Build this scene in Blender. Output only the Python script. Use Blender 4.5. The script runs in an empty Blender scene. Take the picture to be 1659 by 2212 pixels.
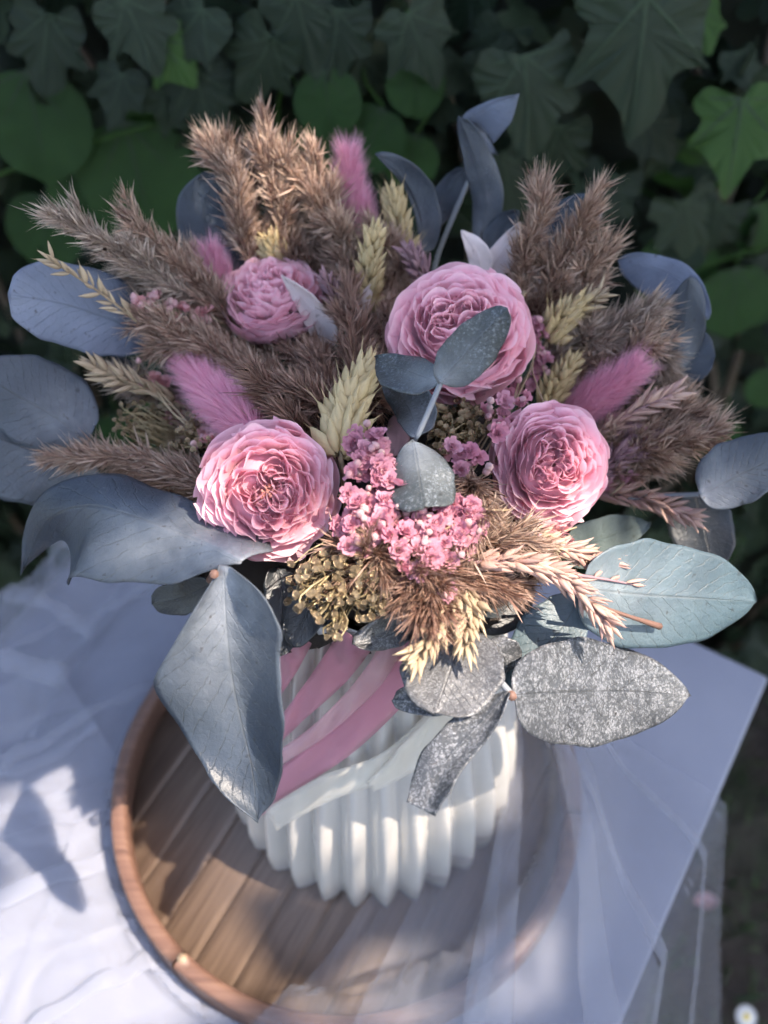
import bpy, math, random
import numpy as np
from mathutils import Matrix, Vector

S = bpy.context.scene
COL = S.collection
rng = np.random.RandomState(11)
random.seed(5)

# ---------------------------------------------------------------- camera, world, sun, exposure
PITCH = math.radians(50.0)
CAM = np.array([0.027, -0.275, 0.632])
DV = np.array([0, math.cos(PITCH), -math.sin(PITCH)])
UV_ = np.array([0, math.sin(PITCH), math.cos(PITCH)])
RV = np.array([1.0, 0, 0])
FPX = 2124.0
cd = bpy.data.cameras.new("camera")
cam = bpy.data.objects.new("camera", cd)
COL.objects.link(cam)
cam.location = CAM.tolist()
cam.rotation_euler = (math.radians(90) - PITCH, 0, 0)
cd.sensor_fit = 'VERTICAL'
cd.sensor_height = 36.0
cd.lens = 18.0 / math.tan(math.radians(27.5))
cd.clip_start = 0.02
cd.clip_end = 200
cd.dof.use_dof = True
cd.dof.focus_distance = 0.415
cd.dof.aperture_fstop = 5.6
S.camera = cam

SUN = np.array([0.48, -0.15, 0.86]); SUN = SUN / np.linalg.norm(SUN)
W = bpy.data.worlds.new("World"); S.world = W; W.use_nodes = True
wn = W.node_tree
sky = wn.nodes.new("ShaderNodeTexSky"); sky.sky_type = 'NISHITA'; sky.sun_disc = False
sky.ozone_density = 1.8; sky.sun_elevation = math.asin(SUN[2]); sky.sun_rotation = math.atan2(SUN[0], SUN[1])
bg = wn.nodes["Background"]; bg.inputs[1].default_value = 0.15
wn.links.new(sky.outputs[0], bg.inputs[0])
ld = bpy.data.lights.new("sun", 'SUN'); ld.energy = 3.2; ld.angle = math.radians(0.45); ld.color = (1, .965, .92)
sun = bpy.data.objects.new("sun", ld); COL.objects.link(sun)
sun.rotation_euler = Vector(SUN.tolist()).to_track_quat('Z', 'Y').to_euler()
S.view_settings.view_transform = 'Standard'; S.view_settings.look = 'None'
S.view_settings.exposure = 1.9; S.view_settings.gamma = 1
S.view_settings.use_white_balance = True; S.view_settings.white_balance_temperature = 7700; S.view_settings.white_balance_tint = 14
S.cycles.use_denoising = True
S.cycles.max_bounces = 6; S.cycles.transparent_max_bounces = 10; S.cycles.diffuse_bounces = 3; S.cycles.glossy_bounces = 2; S.cycles.transmission_bounces = 3
S.cycles.use_adaptive_sampling = True; S.cycles.adaptive_threshold = 0.03; S.cycles.adaptive_min_samples = 12
S.cycles.sample_clamp_indirect = 4

# ---------------------------------------------------------------- pixel <-> place helpers
DC = np.array([0.016, 0.014, 0.195]); DR = np.array([0.140, 0.140, 0.132])   # the bouquet's dome

def pt(px, py, dep):
    return CAM + DV * dep + RV * ((px - 829.5) / FPX * dep) - UV_ * ((py - 1106) / FPX * dep)

def ray(px, py):
    return DV + RV * ((px - 829.5) / FPX) - UV_ * ((py - 1106) / FPX)

def dd(px, py, s=1.0):
    r = ray(px, py) / DR; o = (CAM - DC) / DR
    a = r @ r; b = o @ r; c = o @ o - s * s
    q = b * b - a * c
    t0 = -b / a
    return t0 - math.sqrt(q) / a if q > 0 else t0

def Q(px, py, s=1.0, off=0.0):
    return pt(px, py, dd(px, py, s) + off)

def onz(px, py, z=0.0):
    r = ray(px, py); return CAM + r * ((z - CAM[2]) / r[2])

def nrm(v):
    return v / (np.linalg.norm(v) + 1e-12)

def catmull(P, n):
    P = np.array(P, float)
    if len(P) == 2:
        t = np.linspace(0, 1, n)[:, None]; return P[0] * (1 - t) + P[1] * t
    E = np.vstack([2 * P[0] - P[1], P, 2 * P[-1] - P[-2]])
    m = len(P) - 1
    out = []
    for t in np.linspace(0, m, n):
        i = min(int(t), m - 1); f = t - i
        a, b, c, d = E[i], E[i + 1], E[i + 2], E[i + 3]
        out.append(.5 * (2 * b + (c - a) * f + (2 * a - 5 * b + 4 * c - d) * f * f + (3 * b - a - 3 * c + d) * f ** 3))
    return np.array(out)

# ---------------------------------------------------------------- object helpers
def thing(name, label, cat, loc=(0, 0, 0), group=None):
    o = bpy.data.objects.new(name, None); COL.objects.link(o)
    o.location = [float(x) for x in loc]; o.empty_display_size = .01
    o["label"] = label; o["category"] = cat
    if group: o["group"] = group
    return o

def mkmesh(name, V, F, mat=None, smooth=True, var=None, luv=None):
    me = bpy.data.meshes.new(name)
    V = np.asarray(V, np.float32)
    F = np.asarray(F, np.int32) if not isinstance(F, list) or (len(F) and len({len(f) for f in F}) == 1) else F
    if isinstance(F, np.ndarray):
        k = F.shape[1]
        me.vertices.add(len(V)); me.vertices.foreach_set("co", V.ravel())
        me.loops.add(F.size); me.loops.foreach_set("vertex_index", F.ravel())
        me.polygons.add(len(F))
        me.polygons.foreach_set("loop_start", np.arange(0, F.size, k, dtype=np.int32))
        me.update(calc_edges=True)
    else:
        me.from_pydata(V.tolist(), [], F)
    if smooth: me.polygons.foreach_set("use_smooth", np.ones(len(me.polygons), bool))
    if var is not None:
        at = me.attributes.new("var", 'FLOAT', 'POINT'); at.data.foreach_set("value", np.asarray(var, np.float32))
    if luv is not None:
        at = me.attributes.new("luv", 'FLOAT_VECTOR', 'POINT')
        L3 = np.zeros((len(V), 3), np.float32); L3[:, :2] = luv; at.data.foreach_set("vector", L3.ravel())
    for m in (mat if isinstance(mat, (list, tuple)) else [mat]):
        if m: me.materials.append(m)
    me.validate()
    return me

def link(name, me, parent=None, mtx=None):
    o = bpy.data.objects.new(name, me); COL.objects.link(o)
    if parent is not None: o.parent = parent
    if mtx is not None: o.matrix_basis = mtx
    return o

def origin(parent):
    p = np.zeros(3)
    while parent is not None:
        p = p + np.array(parent.location); parent = parent.parent
    return p

def part(parent, name, V, F, mat, **k):
    V = np.asarray(V, float) - origin(parent)
    return link(name, mkmesh(name, V, F, mat, **k), parent)

def solid(o, t):
    m = o.modifiers.new("thick", 'SOLIDIFY'); m.thickness = t; m.offset = 0
    return o

def mtx(parent, loc, zaxis, scale=1.0, roll=0.0):
    q = Vector(nrm(np.asarray(zaxis, float)).tolist()).to_track_quat('Z', 'Y')
    if np.isscalar(scale): scale = (scale,) * 3
    L = np.asarray(loc, float) - (origin(parent) if parent is not None else 0)
    return Matrix.Translation(L.tolist()) @ q.to_matrix().to_4x4() @ Matrix.Rotation(roll, 4, 'Z') @ Matrix.Diagonal((*scale, 1))

def tube(P, r, k=6, cap=True):
    P = np.asarray(P, float); n = len(P)
    r = np.full(n, r) if np.isscalar(r) else np.interp(np.linspace(0, 1, n), np.linspace(0, 1, len(r)), r)
    T = np.gradient(P, axis=0); V = []
    ref = np.array([.3, .2, .93])
    for i in range(n):
        t = nrm(T[i]); a = nrm(np.cross(t, ref)); b = np.cross(t, a)
        for j in range(k):
            th = 2 * math.pi * j / k
            V.append(P[i] + r[i] * (a * math.cos(th) + b * math.sin(th)))
    F = [(i * k + j, i * k + (j + 1) % k, (i + 1) * k + (j + 1) % k, (i + 1) * k + j) for i in range(n - 1) for j in range(k)]
    return np.array(V), F

def join(parts):
    V, F, o = [], [], 0
    for v, f in parts:
        V.append(np.asarray(v)); F += [tuple(i + o for i in q) for q in f]; o += len(v)
    return np.vstack(V), F

def box(x0, x1, y0, y1, z0, z1):
    V = [(x, y, z) for z in (z0, z1) for y in (y0, y1) for x in (x0, x1)]
    F = [(0, 2, 3, 1), (4, 5, 7, 6), (0, 1, 5, 4), (2, 6, 7, 3), (0, 4, 6, 2), (1, 3, 7, 5)]
    return np.array(V, float), F

def grid(P):   # P (n,m,3)
    n, m = P.shape[:2]
    F = [(i * m + j, i * m + j + 1, (i + 1) * m + j + 1, (i + 1) * m + j) for i in range(n - 1) for j in range(m - 1)]
    return P.reshape(-1, 3), F

# ---------------------------------------------------------------- materials
class NB:
    def __init__(s, name):
        s.m = bpy.data.materials.new(name); s.m.use_nodes = True
        s.t = s.m.node_tree; s.b = s.t.nodes["Principled BSDF"]; s.out = s.t.nodes["Material Output"]
    def n(s, typ, ins=None, **p):
        x = s.t.nodes.new("ShaderNode" + typ)
        for k, v in p.items(): setattr(x, k, v)
        for k, v in (ins or {}).items(): s.set(x.inputs[k], v)
        return x
    def set(s, sock, v):
        if isinstance(v, bpy.types.NodeSocket): s.t.links.new(v, sock)
        elif isinstance(v, bpy.types.Node): s.t.links.new(v.outputs[0], sock)
        else:
            if sock.type == 'RGBA' and len(v) == 3: v = (*v, 1)
            sock.default_value = v
    def bs(s, **k):
        for a, v in k.items(): s.set(s.b.inputs[a.replace('_', ' ')], v)
    def math(s, op, a, b=0.0, c=0.0): 
        x = s.n("Math", operation=op)
        for i, v in enumerate((a, b, c)): s.set(x.inputs[i], v)
        return x.outputs[0]
    def mix(s, f, a, b, bt='MIX'):
        x = s.n("Mix", data_type='RGBA', blend_type=bt)
        s.set(x.inputs[0], f); s.set(x.inputs[6], a); s.set(x.inputs[7], b); return x.outputs[2]
    def noise(s, sc, det=4, vec=None, rough=.55, dist=0):
        x = s.n("TexNoise", {"Scale": sc, "Detail": det, "Roughness": rough, "Distortion": dist})
        if vec is None: vec = s.n("TexCoord").outputs["Object"]
        s.set(x.inputs["Vector"], vec); return x.outputs[0]
    def ramp(s, f, pts):
        x = s.n("ValToRGB"); e = x.color_ramp.elements
        while len(e) < len(pts): e.new(.5)
        for i, (p, c) in enumerate(pts): e[i].position = p; e[i].color = c if len(c) == 4 else (*c, 1)
        s.set(x.inputs[0], f); return x.outputs[0]
    def attr(s, name): return s.n("Attribute", attribute_name=name)
    def bump(s, h, st=.3, d=.001):
        x = s.n("Bump", {"Strength": st, "Distance": d, "Height": h}); s.bs(Normal=x.outputs[0]); return x
    def translucent(s, col, f):
        tr = s.n("BsdfTranslucent", {"Color": col}); mx = s.n("MixShader", {0: f, 1: s.b.outputs[0], 2: tr.outputs[0]})
        s.t.links.new(mx.outputs[0], s.out.inputs[0])

def leafmat(name, c1, c2, vein, vst=.5, rough=.42, spec=.5, speck=None, bloom=None, transl=.06, fine=160):
    N = NB(name)
    L = N.attr("luv").outputs["Vector"]
    sp = N.n("SeparateXYZ", {0: L}); u, v = sp.outputs[0], sp.outputs[1]
    av = N.math('ABSOLUTE', v)
    obj = N.n("TexCoord").outputs["Object"]
    rnd = N.n("ObjectInfo").outputs["Random"]
    base = N.mix(N.ramp(N.noise(38, 5, obj), [(.35, (0, 0, 0)), (.68, (1, 1, 1))]), c1, c2)
    base = N.mix(N.math('MULTIPLY', rnd, .35), base, c1)
    # midrib, lateral veins running out and forward, fine net
    rib = N.math('SUBTRACT', 1, N.math('SMOOTH_MIN', N.math('DIVIDE', av, N.math('ADD', .018, N.math('MULTIPLY', N.math('SUBTRACT', 1, u), .035))), 1, .2))
    wob = N.math('MULTIPLY', N.noise(6, 4, L), .8)
    ph = N.math('ADD', N.math('MULTIPLY', u, 13.5), N.math('ADD', N.math('MULTIPLY', N.math('POWER', av, .8), -3.6), wob))
    lat = N.math('ABSOLUTE', N.math('SUBTRACT', N.math('FRACT', ph), .5))
    lat = N.math('SUBTRACT', 1, N.math('SMOOTH_MIN', N.math('DIVIDE', lat, .075), 1, .2))
    lat = N.math('MULTIPLY', lat, N.ramp(N.noise(7, 2, L), [(.36, (.15, .15, .15)), (.52, (1, 1, 1))]))
    vo = N.n("TexVoronoi", {"Vector": obj, "Scale": fine}, feature='DISTANCE_TO_EDGE').outputs[0]
    net = N.math('MULTIPLY', N.math('SUBTRACT', 1, N.math('SMOOTH_MIN', N.math('DIVIDE', vo, .05), 1, .1)), .16)
    allv = N.math('MAXIMUM', N.math('MAXIMUM', N.math('MULTIPLY', rib, .9), N.math('MULTIPLY', lat, .8)), net)
    allv = N.math('MINIMUM', N.math('MAXIMUM', allv, 0), 1)
    col = N.mix(N.math('MULTIPLY', allv, vst), base, vein)
    if bloom:   # pale wax bloom towards the base and along the rib
        f = N.math('MULTIPLY', N.math('MULTIPLY', N.math('POWER', N.math('SUBTRACT', 1, u), 2.5), N.math('SUBTRACT', 1, N.math('MULTIPLY', av, .7))), N.noise(120, 4, obj))
        col = N.mix(N.math('MULTIPLY', f, bloom[1]), col, bloom[0])
    if speck:
        a = N.noise(speck[1], 6, obj, .72, .6)
        b = N.noise(speck[1] * .22, 3, obj)
        f = N.ramp(N.math('ADD', a, N.math('MULTIPLY', N.math('SUBTRACT', b, .5), speck[3] if len(speck) > 3 else .35)), [(speck[2], (0, 0, 0)), (speck[2] + .09, (1, 1, 1))])
        dv = N.n('VectorMath', {0: obj, 1: N.n('VectorMath', {0: N.n('TexNoise', {'Vector': obj, 'Scale': 260.0}).outputs[1], 'Scale': .004}, operation='SCALE').outputs[0]}, operation='ADD').outputs[0]
        cr = N.n('TexVoronoi', {'Vector': dv, 'Scale': speck[1] * .85}, feature='DISTANCE_TO_EDGE').outputs[0]
        f = N.math('MULTIPLY', f, N.math('SMOOTH_MIN', N.math('DIVIDE', cr, .14), 1, .1))
        f = N.math('MULTIPLY', f, N.math('SUBTRACT', 1, N.math('MULTIPLY', allv, .75)))
        col = N.mix(f, col, speck[0])
        N.bs(Metallic=N.math('MULTIPLY', f, .25))
    spot = N.ramp(N.noise(240, 3, obj), [(.66, (1, 1, 1)), (.72, (.5, .46, .44))])
    blot = N.ramp(N.noise(16, 4, obj, .6, 1.0), [(.3, (.72, .72, .74)), (.62, (1.12, 1.1, 1.08))])
    col = N.mix(1.0, col, blot, 'MULTIPLY')
    col = N.mix(1.0, col, spot, 'MULTIPLY')
    N.bs(Base_Color=col, Roughness=N.math('ADD', rough, N.math('MULTIPLY', N.noise(60, 3, obj), .15)), Specular_IOR_Level=spec)
    N.bump(N.math('ADD', N.math('MULTIPLY', allv, -.6), N.math('MULTIPLY', N.noise(520, 4, obj), .9)), .55, .0007)
    if transl: N.translucent(c2, transl)
    return N.m

def strandmat(name, dark, mid, lite, rough=.55, transl=.25):
    N = NB(name); v = N.attr("var").outputs["Fac"]
    rnd = N.n("ObjectInfo").outputs["Random"]
    c = N.ramp(v, [(0, dark), (.5, mid), (1, lite)])
    c = N.mix(N.math('MULTIPLY', rnd, .35), c, mid)
    N.bs(Base_Color=c, Roughness=rough, Specular_IOR_Level=.35)
    if transl: N.translucent(c, transl)
    return N.m

def varmat(name, a, b, rough=.6, transl=0, nsc=90, bump=0, spec=.4, metal=0):
    N = NB(name)
    obj = N.n("TexCoord").outputs["Object"]
    rnd = N.n("ObjectInfo").outputs["Random"]
    f = N.math('ADD', N.math('MULTIPLY', rnd, .6), N.math('MULTIPLY', N.noise(nsc, 4, obj), .5))
    c = N.mix(f, a, b)
    N.bs(Base_Color=c, Roughness=rough, Specular_IOR_Level=spec, Metallic=metal)
    if bump: N.bump(N.noise(nsc * 4, 4, obj), bump, .0008)
    if transl: N.translucent(c, transl)
    return N.m

M = {}
M['euc'] = leafmat('eucalyptus_blue', (.024, .035, .050), (.048, .065, .088), (.020, .025, .028), .8, .36, bloom=((.36, .39, .42), 1.3))
M['eucl'] = leafmat('eucalyptus_pale', (.105, .13, .18), (.15, .18, .24), (.05, .06, .075), .55, .45)
M['teal'] = leafmat('eucalyptus_teal', (.044, .078, .095), (.068, .110, .130), (.035, .05, .054), .75, .4, bloom=((.42, .46, .48), .9))
M['eucd'] = leafmat('eucalyptus_dark', (.028, .035, .037), (.052, .062, .065), (.014, .017, .018), .6, .38, bloom=((.40, .44, .47), 1.3), speck=((.15, .17, .185), 700, .50, .3))
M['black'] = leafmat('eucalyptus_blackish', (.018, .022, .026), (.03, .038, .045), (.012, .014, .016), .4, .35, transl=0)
M['green'] = leafmat('eucalyptus_greygreen', (.065, .09, .085), (.10, .13, .125), (.03, .042, .04), .5, .45)
M['silver'] = leafmat('eucalyptus_silvered', (.035, .04, .046), (.06, .066, .074), (.016, .018, .02), .7, .35, speck=((.21, .22, .235), 640, .465, .4), transl=0, fine=230)
M['silver2'] = leafmat('eucalyptus_dusted', (.06, .062, .066), (.10, .102, .106), (.02, .02, .022), .7, .38, speck=((.19, .195, .20), 900, .47, .3), transl=0, fine=230)
M['ruscus'] = leafmat('bleached_leaf', (.68, .58, .56), (.78, .68, .66), (.45, .30, .32), .5, .5, transl=.2)
M['plume'] = strandmat('reed_brown', (.19, .10, .073), (.45, .275, .205), (.90, .71, .56), .5, .4)
M['plumeg'] = strandmat('reed_golden', (.15, .085, .066), (.37, .228, .175), (.86, .67, .53), .45, .4)
M['plumec'] = strandmat('reed_rust', (.12, .058, .044), (.29, .155, .112), (.68, .46, .35), .5, .35)
M['plumes'] = strandmat('reed_beige', (.22, .145, .118), (.47, .345, .28), (.88, .74, .61), .55, .4)
M['bunny'] = strandmat('bunny_tail_pink', (.66, .25, .37), (.82, .40, .52), (.92, .63, .70), .6, .45)
M['stem'] = varmat('dry_stem', (.22, .15, .09), (.36, .27, .17), .6)
M['wheat'] = varmat('wheat_cream', (.45, .33, .165), (.57, .44, .24), .5, .15, 260, .5)
M['oatp'] = varmat('oat_pink', (.40, .22, .20), (.58, .39, .30), .5, .2, 160, .3)
M['oatm'] = varmat('oat_mauve', (.29, .155, .18), (.42, .26, .27), .55, .2, 160, .3)
M['oatb'] = varmat('oat_beige', (.38, .28, .18), (.50, .385, .26), .5, .2, 160, .3)
M['flower'] = varmat('blossom_pink', (.66, .22, .32), (.82, .44, .52), .55, .25, 420, .6)
M['flowerr'] = varmat('blossom_coral', (.80, .34, .36), (.86, .50, .48), .55, .25, 420, .6)
M['bud'] = varmat('bud_pink', (.66, .30, .36), (.80, .55, .50), .5, .15, 420, .6)
M['gold'] = varmat('gold_paint', (.22, .15, .085), (.78, .61, .40), .24, 0, 1500, 1.0, .5, .9)
M['goldstem'] = varmat('gold_stem', (.30, .23, .12), (.46, .37, .22), .4, 0, 300, .3, .5, .6)
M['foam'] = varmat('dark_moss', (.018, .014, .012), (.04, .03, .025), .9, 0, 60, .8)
M['stemg'] = varmat('eucalyptus_stem', (.16, .17, .18), (.26, .27, .28), .5)
M['twig'] = varmat('twig_brown', (.13, .068, .052), (.21, .115, .085), .6)
M['stamen'] = varmat('stamen_red', (.50, .16, .14), (.66, .32, .24), .6)

# rose petal
N = NB('rose_petal')
L = N.attr("luv").outputs["Vector"]; sp = N.n("SeparateXYZ", {0: L})
rnd = N.n("ObjectInfo").outputs["Random"]
c = N.ramp(sp.outputs[0], [(0, (.88, .38, .47)), (.55, (.93, .51, .60)), (.93, (.95, .60, .68)), (1, (.97, .74, .79))])
c = N.mix(N.math('MULTIPLY', rnd, .4), c, (.94, .56, .62))
obj = N.n("TexCoord").outputs["Object"]
N.bs(Base_Color=c, Roughness=.55, Specular_IOR_Level=.3, Sheen_Weight=.25, Sheen_Roughness=.4)
st = N.n("Mapping", {"Vector": L, "Scale": (2.0, 45.0, 1.0)})
N.bump(N.math('ADD', N.math('MULTIPLY', N.noise(3, 3, st.outputs[0]), .5), N.noise(300, 4, obj)), .22, .0006)
N.translucent((.96, .55, .63), .42)
M['petal'] = N.m

# glazed ceramic
N = NB('ceramic'); obj = N.n("TexCoord").outputs["Object"]
N.bs(Base_Color=N.mix(N.noise(14, 3, obj), (.42, .40, .375), (.47, .45, .42)), Roughness=.22, Specular_IOR_Level=.6, Coat_Weight=.3, Coat_Roughness=.12)
N.bump(N.noise(60, 3, obj), .06, .001)
M['ceramic'] = N.m

# satin and sheer ribbon: fine ribs across
def ribbonmat(name, c, alpha, tr):
    N = NB(name); L = N.attr("luv").outputs["Vector"]
    wv = N.n("TexWave", {"Vector": L, "Scale": 30.0, "Distortion": .3}, wave_type='BANDS', bands_direction='X').outputs[0]
    N.bs(Base_Color=c, Roughness=.4, Specular_IOR_Level=.5, Sheen_Weight=.3, Alpha=alpha)
    N.bump(wv, .25, .0004)
    tl = N.n("BsdfTranslucent", {"Color": c}); mx = N.n("MixShader", {0: tr, 1: N.b.outputs[0], 2: tl.outputs[0]})
    tp = N.n("BsdfTransparent"); m2 = N.n("MixShader", {0: alpha, 1: tp.outputs[0], 2: mx.outputs[0]})
    N.bs(Alpha=1.0)
    N.t.links.new(m2.outputs[0], N.out.inputs[0]); return N.m
M['satin'] = ribbonmat('satin_pink', (.64, .28, .37), .78, .35)
M['satin2'] = ribbonmat('satin_rose', (.78, .46, .52), .5, .35)
M['organza'] = ribbonmat('organza_cream', (.80, .76, .68), .42, .3)

# tulle: an open net
def tullemat(name, alpha, TC=(.46, .48, .55)):
    N = NB(name); obj = N.n("TexCoord").outputs["Object"]
    a = N.math('ADD', alpha - .08, N.math('MULTIPLY', N.noise(14, 4, obj), .16))
    N.bs(Base_Color=TC, Roughness=.6, Specular_IOR_Level=.3, Sheen_Weight=.3)
    tl = N.n("BsdfTranslucent", {"Color": TC}); mx = N.n("MixShader", {0: .45, 1: N.b.outputs[0], 2: tl.outputs[0]})
    tp = N.n("BsdfTransparent"); m2 = N.n("MixShader", {0: a, 1: tp.outputs[0], 2: mx.outputs[0]})
    N.t.links.new(m2.outputs[0], N.out.inputs[0]); return N.m
M['tulle'] = tullemat('tulle', .215)
M['tulle2'] = tullemat('tulle_dense', .45)

# wood
def woodmat(name, a, b, c, sx=1):
    N = NB(name); obj = N.n("TexCoord").outputs["Object"]
    rnd = N.n("ObjectInfo").outputs["Random"]
    mp = N.n("Mapping", {"Vector": obj, "Scale": (9 * sx, 210, 120)})
    N.set(mp.inputs["Location"], N.n("CombineXYZ", {0: N.math('MULTIPLY', rnd, .02), 1: 0.0}).outputs[0])
    g = N.noise(1.0, 6, mp.outputs[0], .65, 1.2)
    g2 = N.noise(7, 3, obj)
    col = N.ramp(g, [(.28, a), (.5, b), (.75, c)])
    col = N.mix(N.math('MULTIPLY', g2, .35), col, a)
    col = N.mix(N.math('MULTIPLY', rnd, .03), col, b)
    N.bs(Base_Color=col, Roughness=N.math('ADD', .32, N.math('MULTIPLY', g, .3)), Specular_IOR_Level=.45)
    N.bump(g, .3, .0008); return N.m
M['floorwood'] = woodmat('acacia_floor', (.085, .056, .041), (.15, .102, .075), (.22, .158, .117))
M['rimwood'] = woodmat('acacia_rim', (.09, .045, .032), (.155, .08, .056), (.22, .122, .083), .5)
M['pinwood'] = woodmat('pin_wood', (.22, .15, .1), (.28, .2, .13), (.32, .24, .16))
N = NB('table_paint'); obj = N.n("TexCoord").outputs["Object"]
N.bs(Base_Color=N.mix(N.ramp(N.noise(7, 5, obj), [(.4, (0, 0, 0)), (.7, (1, 1, 1))]), (.205, .22, .275), (.24, .255, .31)), Roughness=.45)
N.bump(N.noise(80, 3, obj), .08, .001); M['table'] = N.m

# ivy and ground
def plantmat(name, a, b, rough=.38, tr=.1):
    N = NB(name); obj = N.n("TexCoord").outputs["Object"]; rnd = N.n("ObjectInfo").outputs["Random"]
    g = N.noise(30, 5, obj)
    v = N.attr("var").outputs["Fac"]
    f = N.math('ADD', N.math('MULTIPLY', rnd, .6), N.math('MULTIPLY', v, .4))
    col = N.mix(f, a, b); col = N.mix(N.math('MULTIPLY', g, .5), col, a)
    N.bs(Base_Color=col, Roughness=rough + .08, Specular_IOR_Level=.19)
    N.bump(N.noise(90, 4, obj), .25, .002)
    if tr: N.translucent(b, tr)
    return N.m
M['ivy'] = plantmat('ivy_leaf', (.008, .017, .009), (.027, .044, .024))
M['ivyl'] = plantmat('ivy_young', (.024, .065, .013), (.045, .105, .024), .4, .25)
M['vein'] = plantmat('leaf_vein', (.022, .040, .022), (.034, .056, .031), .5, 0)
M['round'] = plantmat('round_leaf', (.013, .04, .011), (.028, .078, .021), .45, .25)
M['bark'] = varmat('bark', (.06, .045, .032), (.12, .09, .065), .9, 0, 40, 1.0)
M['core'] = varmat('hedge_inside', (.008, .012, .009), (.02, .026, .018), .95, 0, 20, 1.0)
N = NB('soil'); obj = N.n("TexCoord").outputs["Object"]
N.bs(Base_Color=N.ramp(N.noise(9, 7, obj), [(.3, (.018, .014, .011)), (.5, (.034, .026, .02)), (.7, (.024, .032, .016))]), Roughness=.95)
N.bump(N.noise(50, 6, obj), .9, .02); M['soil'] = N.m
M['grass'] = strandmat('grass_blades', (.02, .04, .015), (.035, .065, .022), (.06, .09, .04), .6, .2)
M['white'] = varmat('daisy_white', (.75, .75, .74), (.82, .82, .8), .6, .2)
M['yellow'] = varmat('daisy_yellow', (.65, .45, .05), (.75, .55, .1), .7)
M['crown'] = plantmat('tree_leaf', (.03, .06, .02), (.06, .11, .035), .5, .2)

# ================================================================= THE SETTING
ZG = -0.68
def ground():
    n = 61; x = np.concatenate([np.linspace(-40, -2, 8)[:-1], np.linspace(-2, 2, n), np.linspace(2, 40, 8)[1:]])
    X, Y = np.meshgrid(x, x, indexing='ij')
    Z = ZG + .012 * np.sin(X * 7.3) * np.sin(Y * 6.1 + 1) + .008 * rng.randn(*X.shape) * (np.abs(X) < 2) * (np.abs(Y) < 2)
    V, F = grid(np.stack([X, Y, Z], -1))
    o = link("ground", mkmesh("ground", V, F, M['soil'])); o["kind"] = "structure"
    # grass and ground cover on it
    n = 5200
    c = np.stack([rng.uniform(-1.2, 1.2, n), rng.uniform(-.55, .8, n)], 1)
    V, F, var = [], [], []
    for i in range(n):
        h = rng.uniform(.02, .05); a = rng.uniform(0, 6.28); w = rng.uniform(.0015, .004)
        b = np.array([c[i, 0], c[i, 1], ZG - .008]); s = np.array([math.cos(a), math.sin(a), 0]) * w
        tip = b + np.array([rng.randn() * .02, rng.randn() * .02, h]); mid = (b + tip) / 2 + np.array([0, 0, .006])
        k = len(V); V += [b - s, b + s, mid + s * .8, mid - s * .8, tip]; F += [(k, k + 1, k + 2), (k, k + 2, k + 3), (k + 3, k + 2, k + 4)]
        var += [rng.rand()] * 5
    o = link("grass", mkmesh("grass", V, F, M['grass'], var=var)); o["kind"] = "stuff"
    o["label"] = "short dark grass on the shaded ground below the table"; o["category"] = "grass"
ground()

def daisy():
    c = onz(1612, 2196, ZG + .05)
    t = thing("daisy", "white daisy with yellow centre in the grass at lower right corner", "flower", (c[0], c[1], ZG))
    V, F = [], []
    up = nrm(np.array([.1, -.3, 1])); a = nrm(np.cross(up, [1, 0, 0])); b = np.cross(up, a)
    me = None
    for i in range(18):
        th = i * 2 * math.pi / 18
        d = a * math.cos(th) + b * math.sin(th); s = np.cross(up, d)
        P = [c + d * .003, c + d * .007 + s * .0016 + up * .001, c + d * .012 + s * .0012, c + d * .0125, c + d * .012 - s * .0012, c + d * .007 - s * .0016 + up * .001]
        part(t, "petal", P, [(0, 1, 2, 3), (0, 3, 4, 5)], M['white'])
    V, F = [], []
    for i in range(5):
        for j in range(10):
            ph = i / 4 * 1.5; th = j * .628
            V.append(c + (a * math.cos(th) + b * math.sin(th)) * .0045 * math.cos(ph) + up * .003 * math.sin(ph))
    F = [(i * 10 + j, i * 10 + (j + 1) % 10, (i + 1) * 10 + (j + 1) % 10, (i + 1) * 10 + j) for i in range(4) for j in range(10)]
    part(t, "disc", V, F, M['yellow'])
    V, F = tube(catmull([(c[0] + .01, c[1] + .01, ZG - .01), (c[0] + .006, c[1], ZG + .02), c], 8), .0012)
    part(t, "stem", V, F, M['ivyl'])
daisy()
def fallen():
    c = onz(1523, 1952, ZG + .02)
    P = np.zeros((6, 6, 3))
    for i in range(6):
        for j in range(6):
            u, v = i / 5, j / 2.5 - 1
            P[i, j] = c + np.array([(u - .5) * .03, v * .011 * math.sin(math.pi * (u * .85 + .1)), .004 + .006 * v * v])
    V, F = grid(P)
    o = link("fallen_petal", mkmesh("fallen_petal", V, F, M['oatm'])); o["label"] = "small faded pink petal lying on the dark ground right of the table"; o["category"] = "petal"
fallen()

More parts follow.
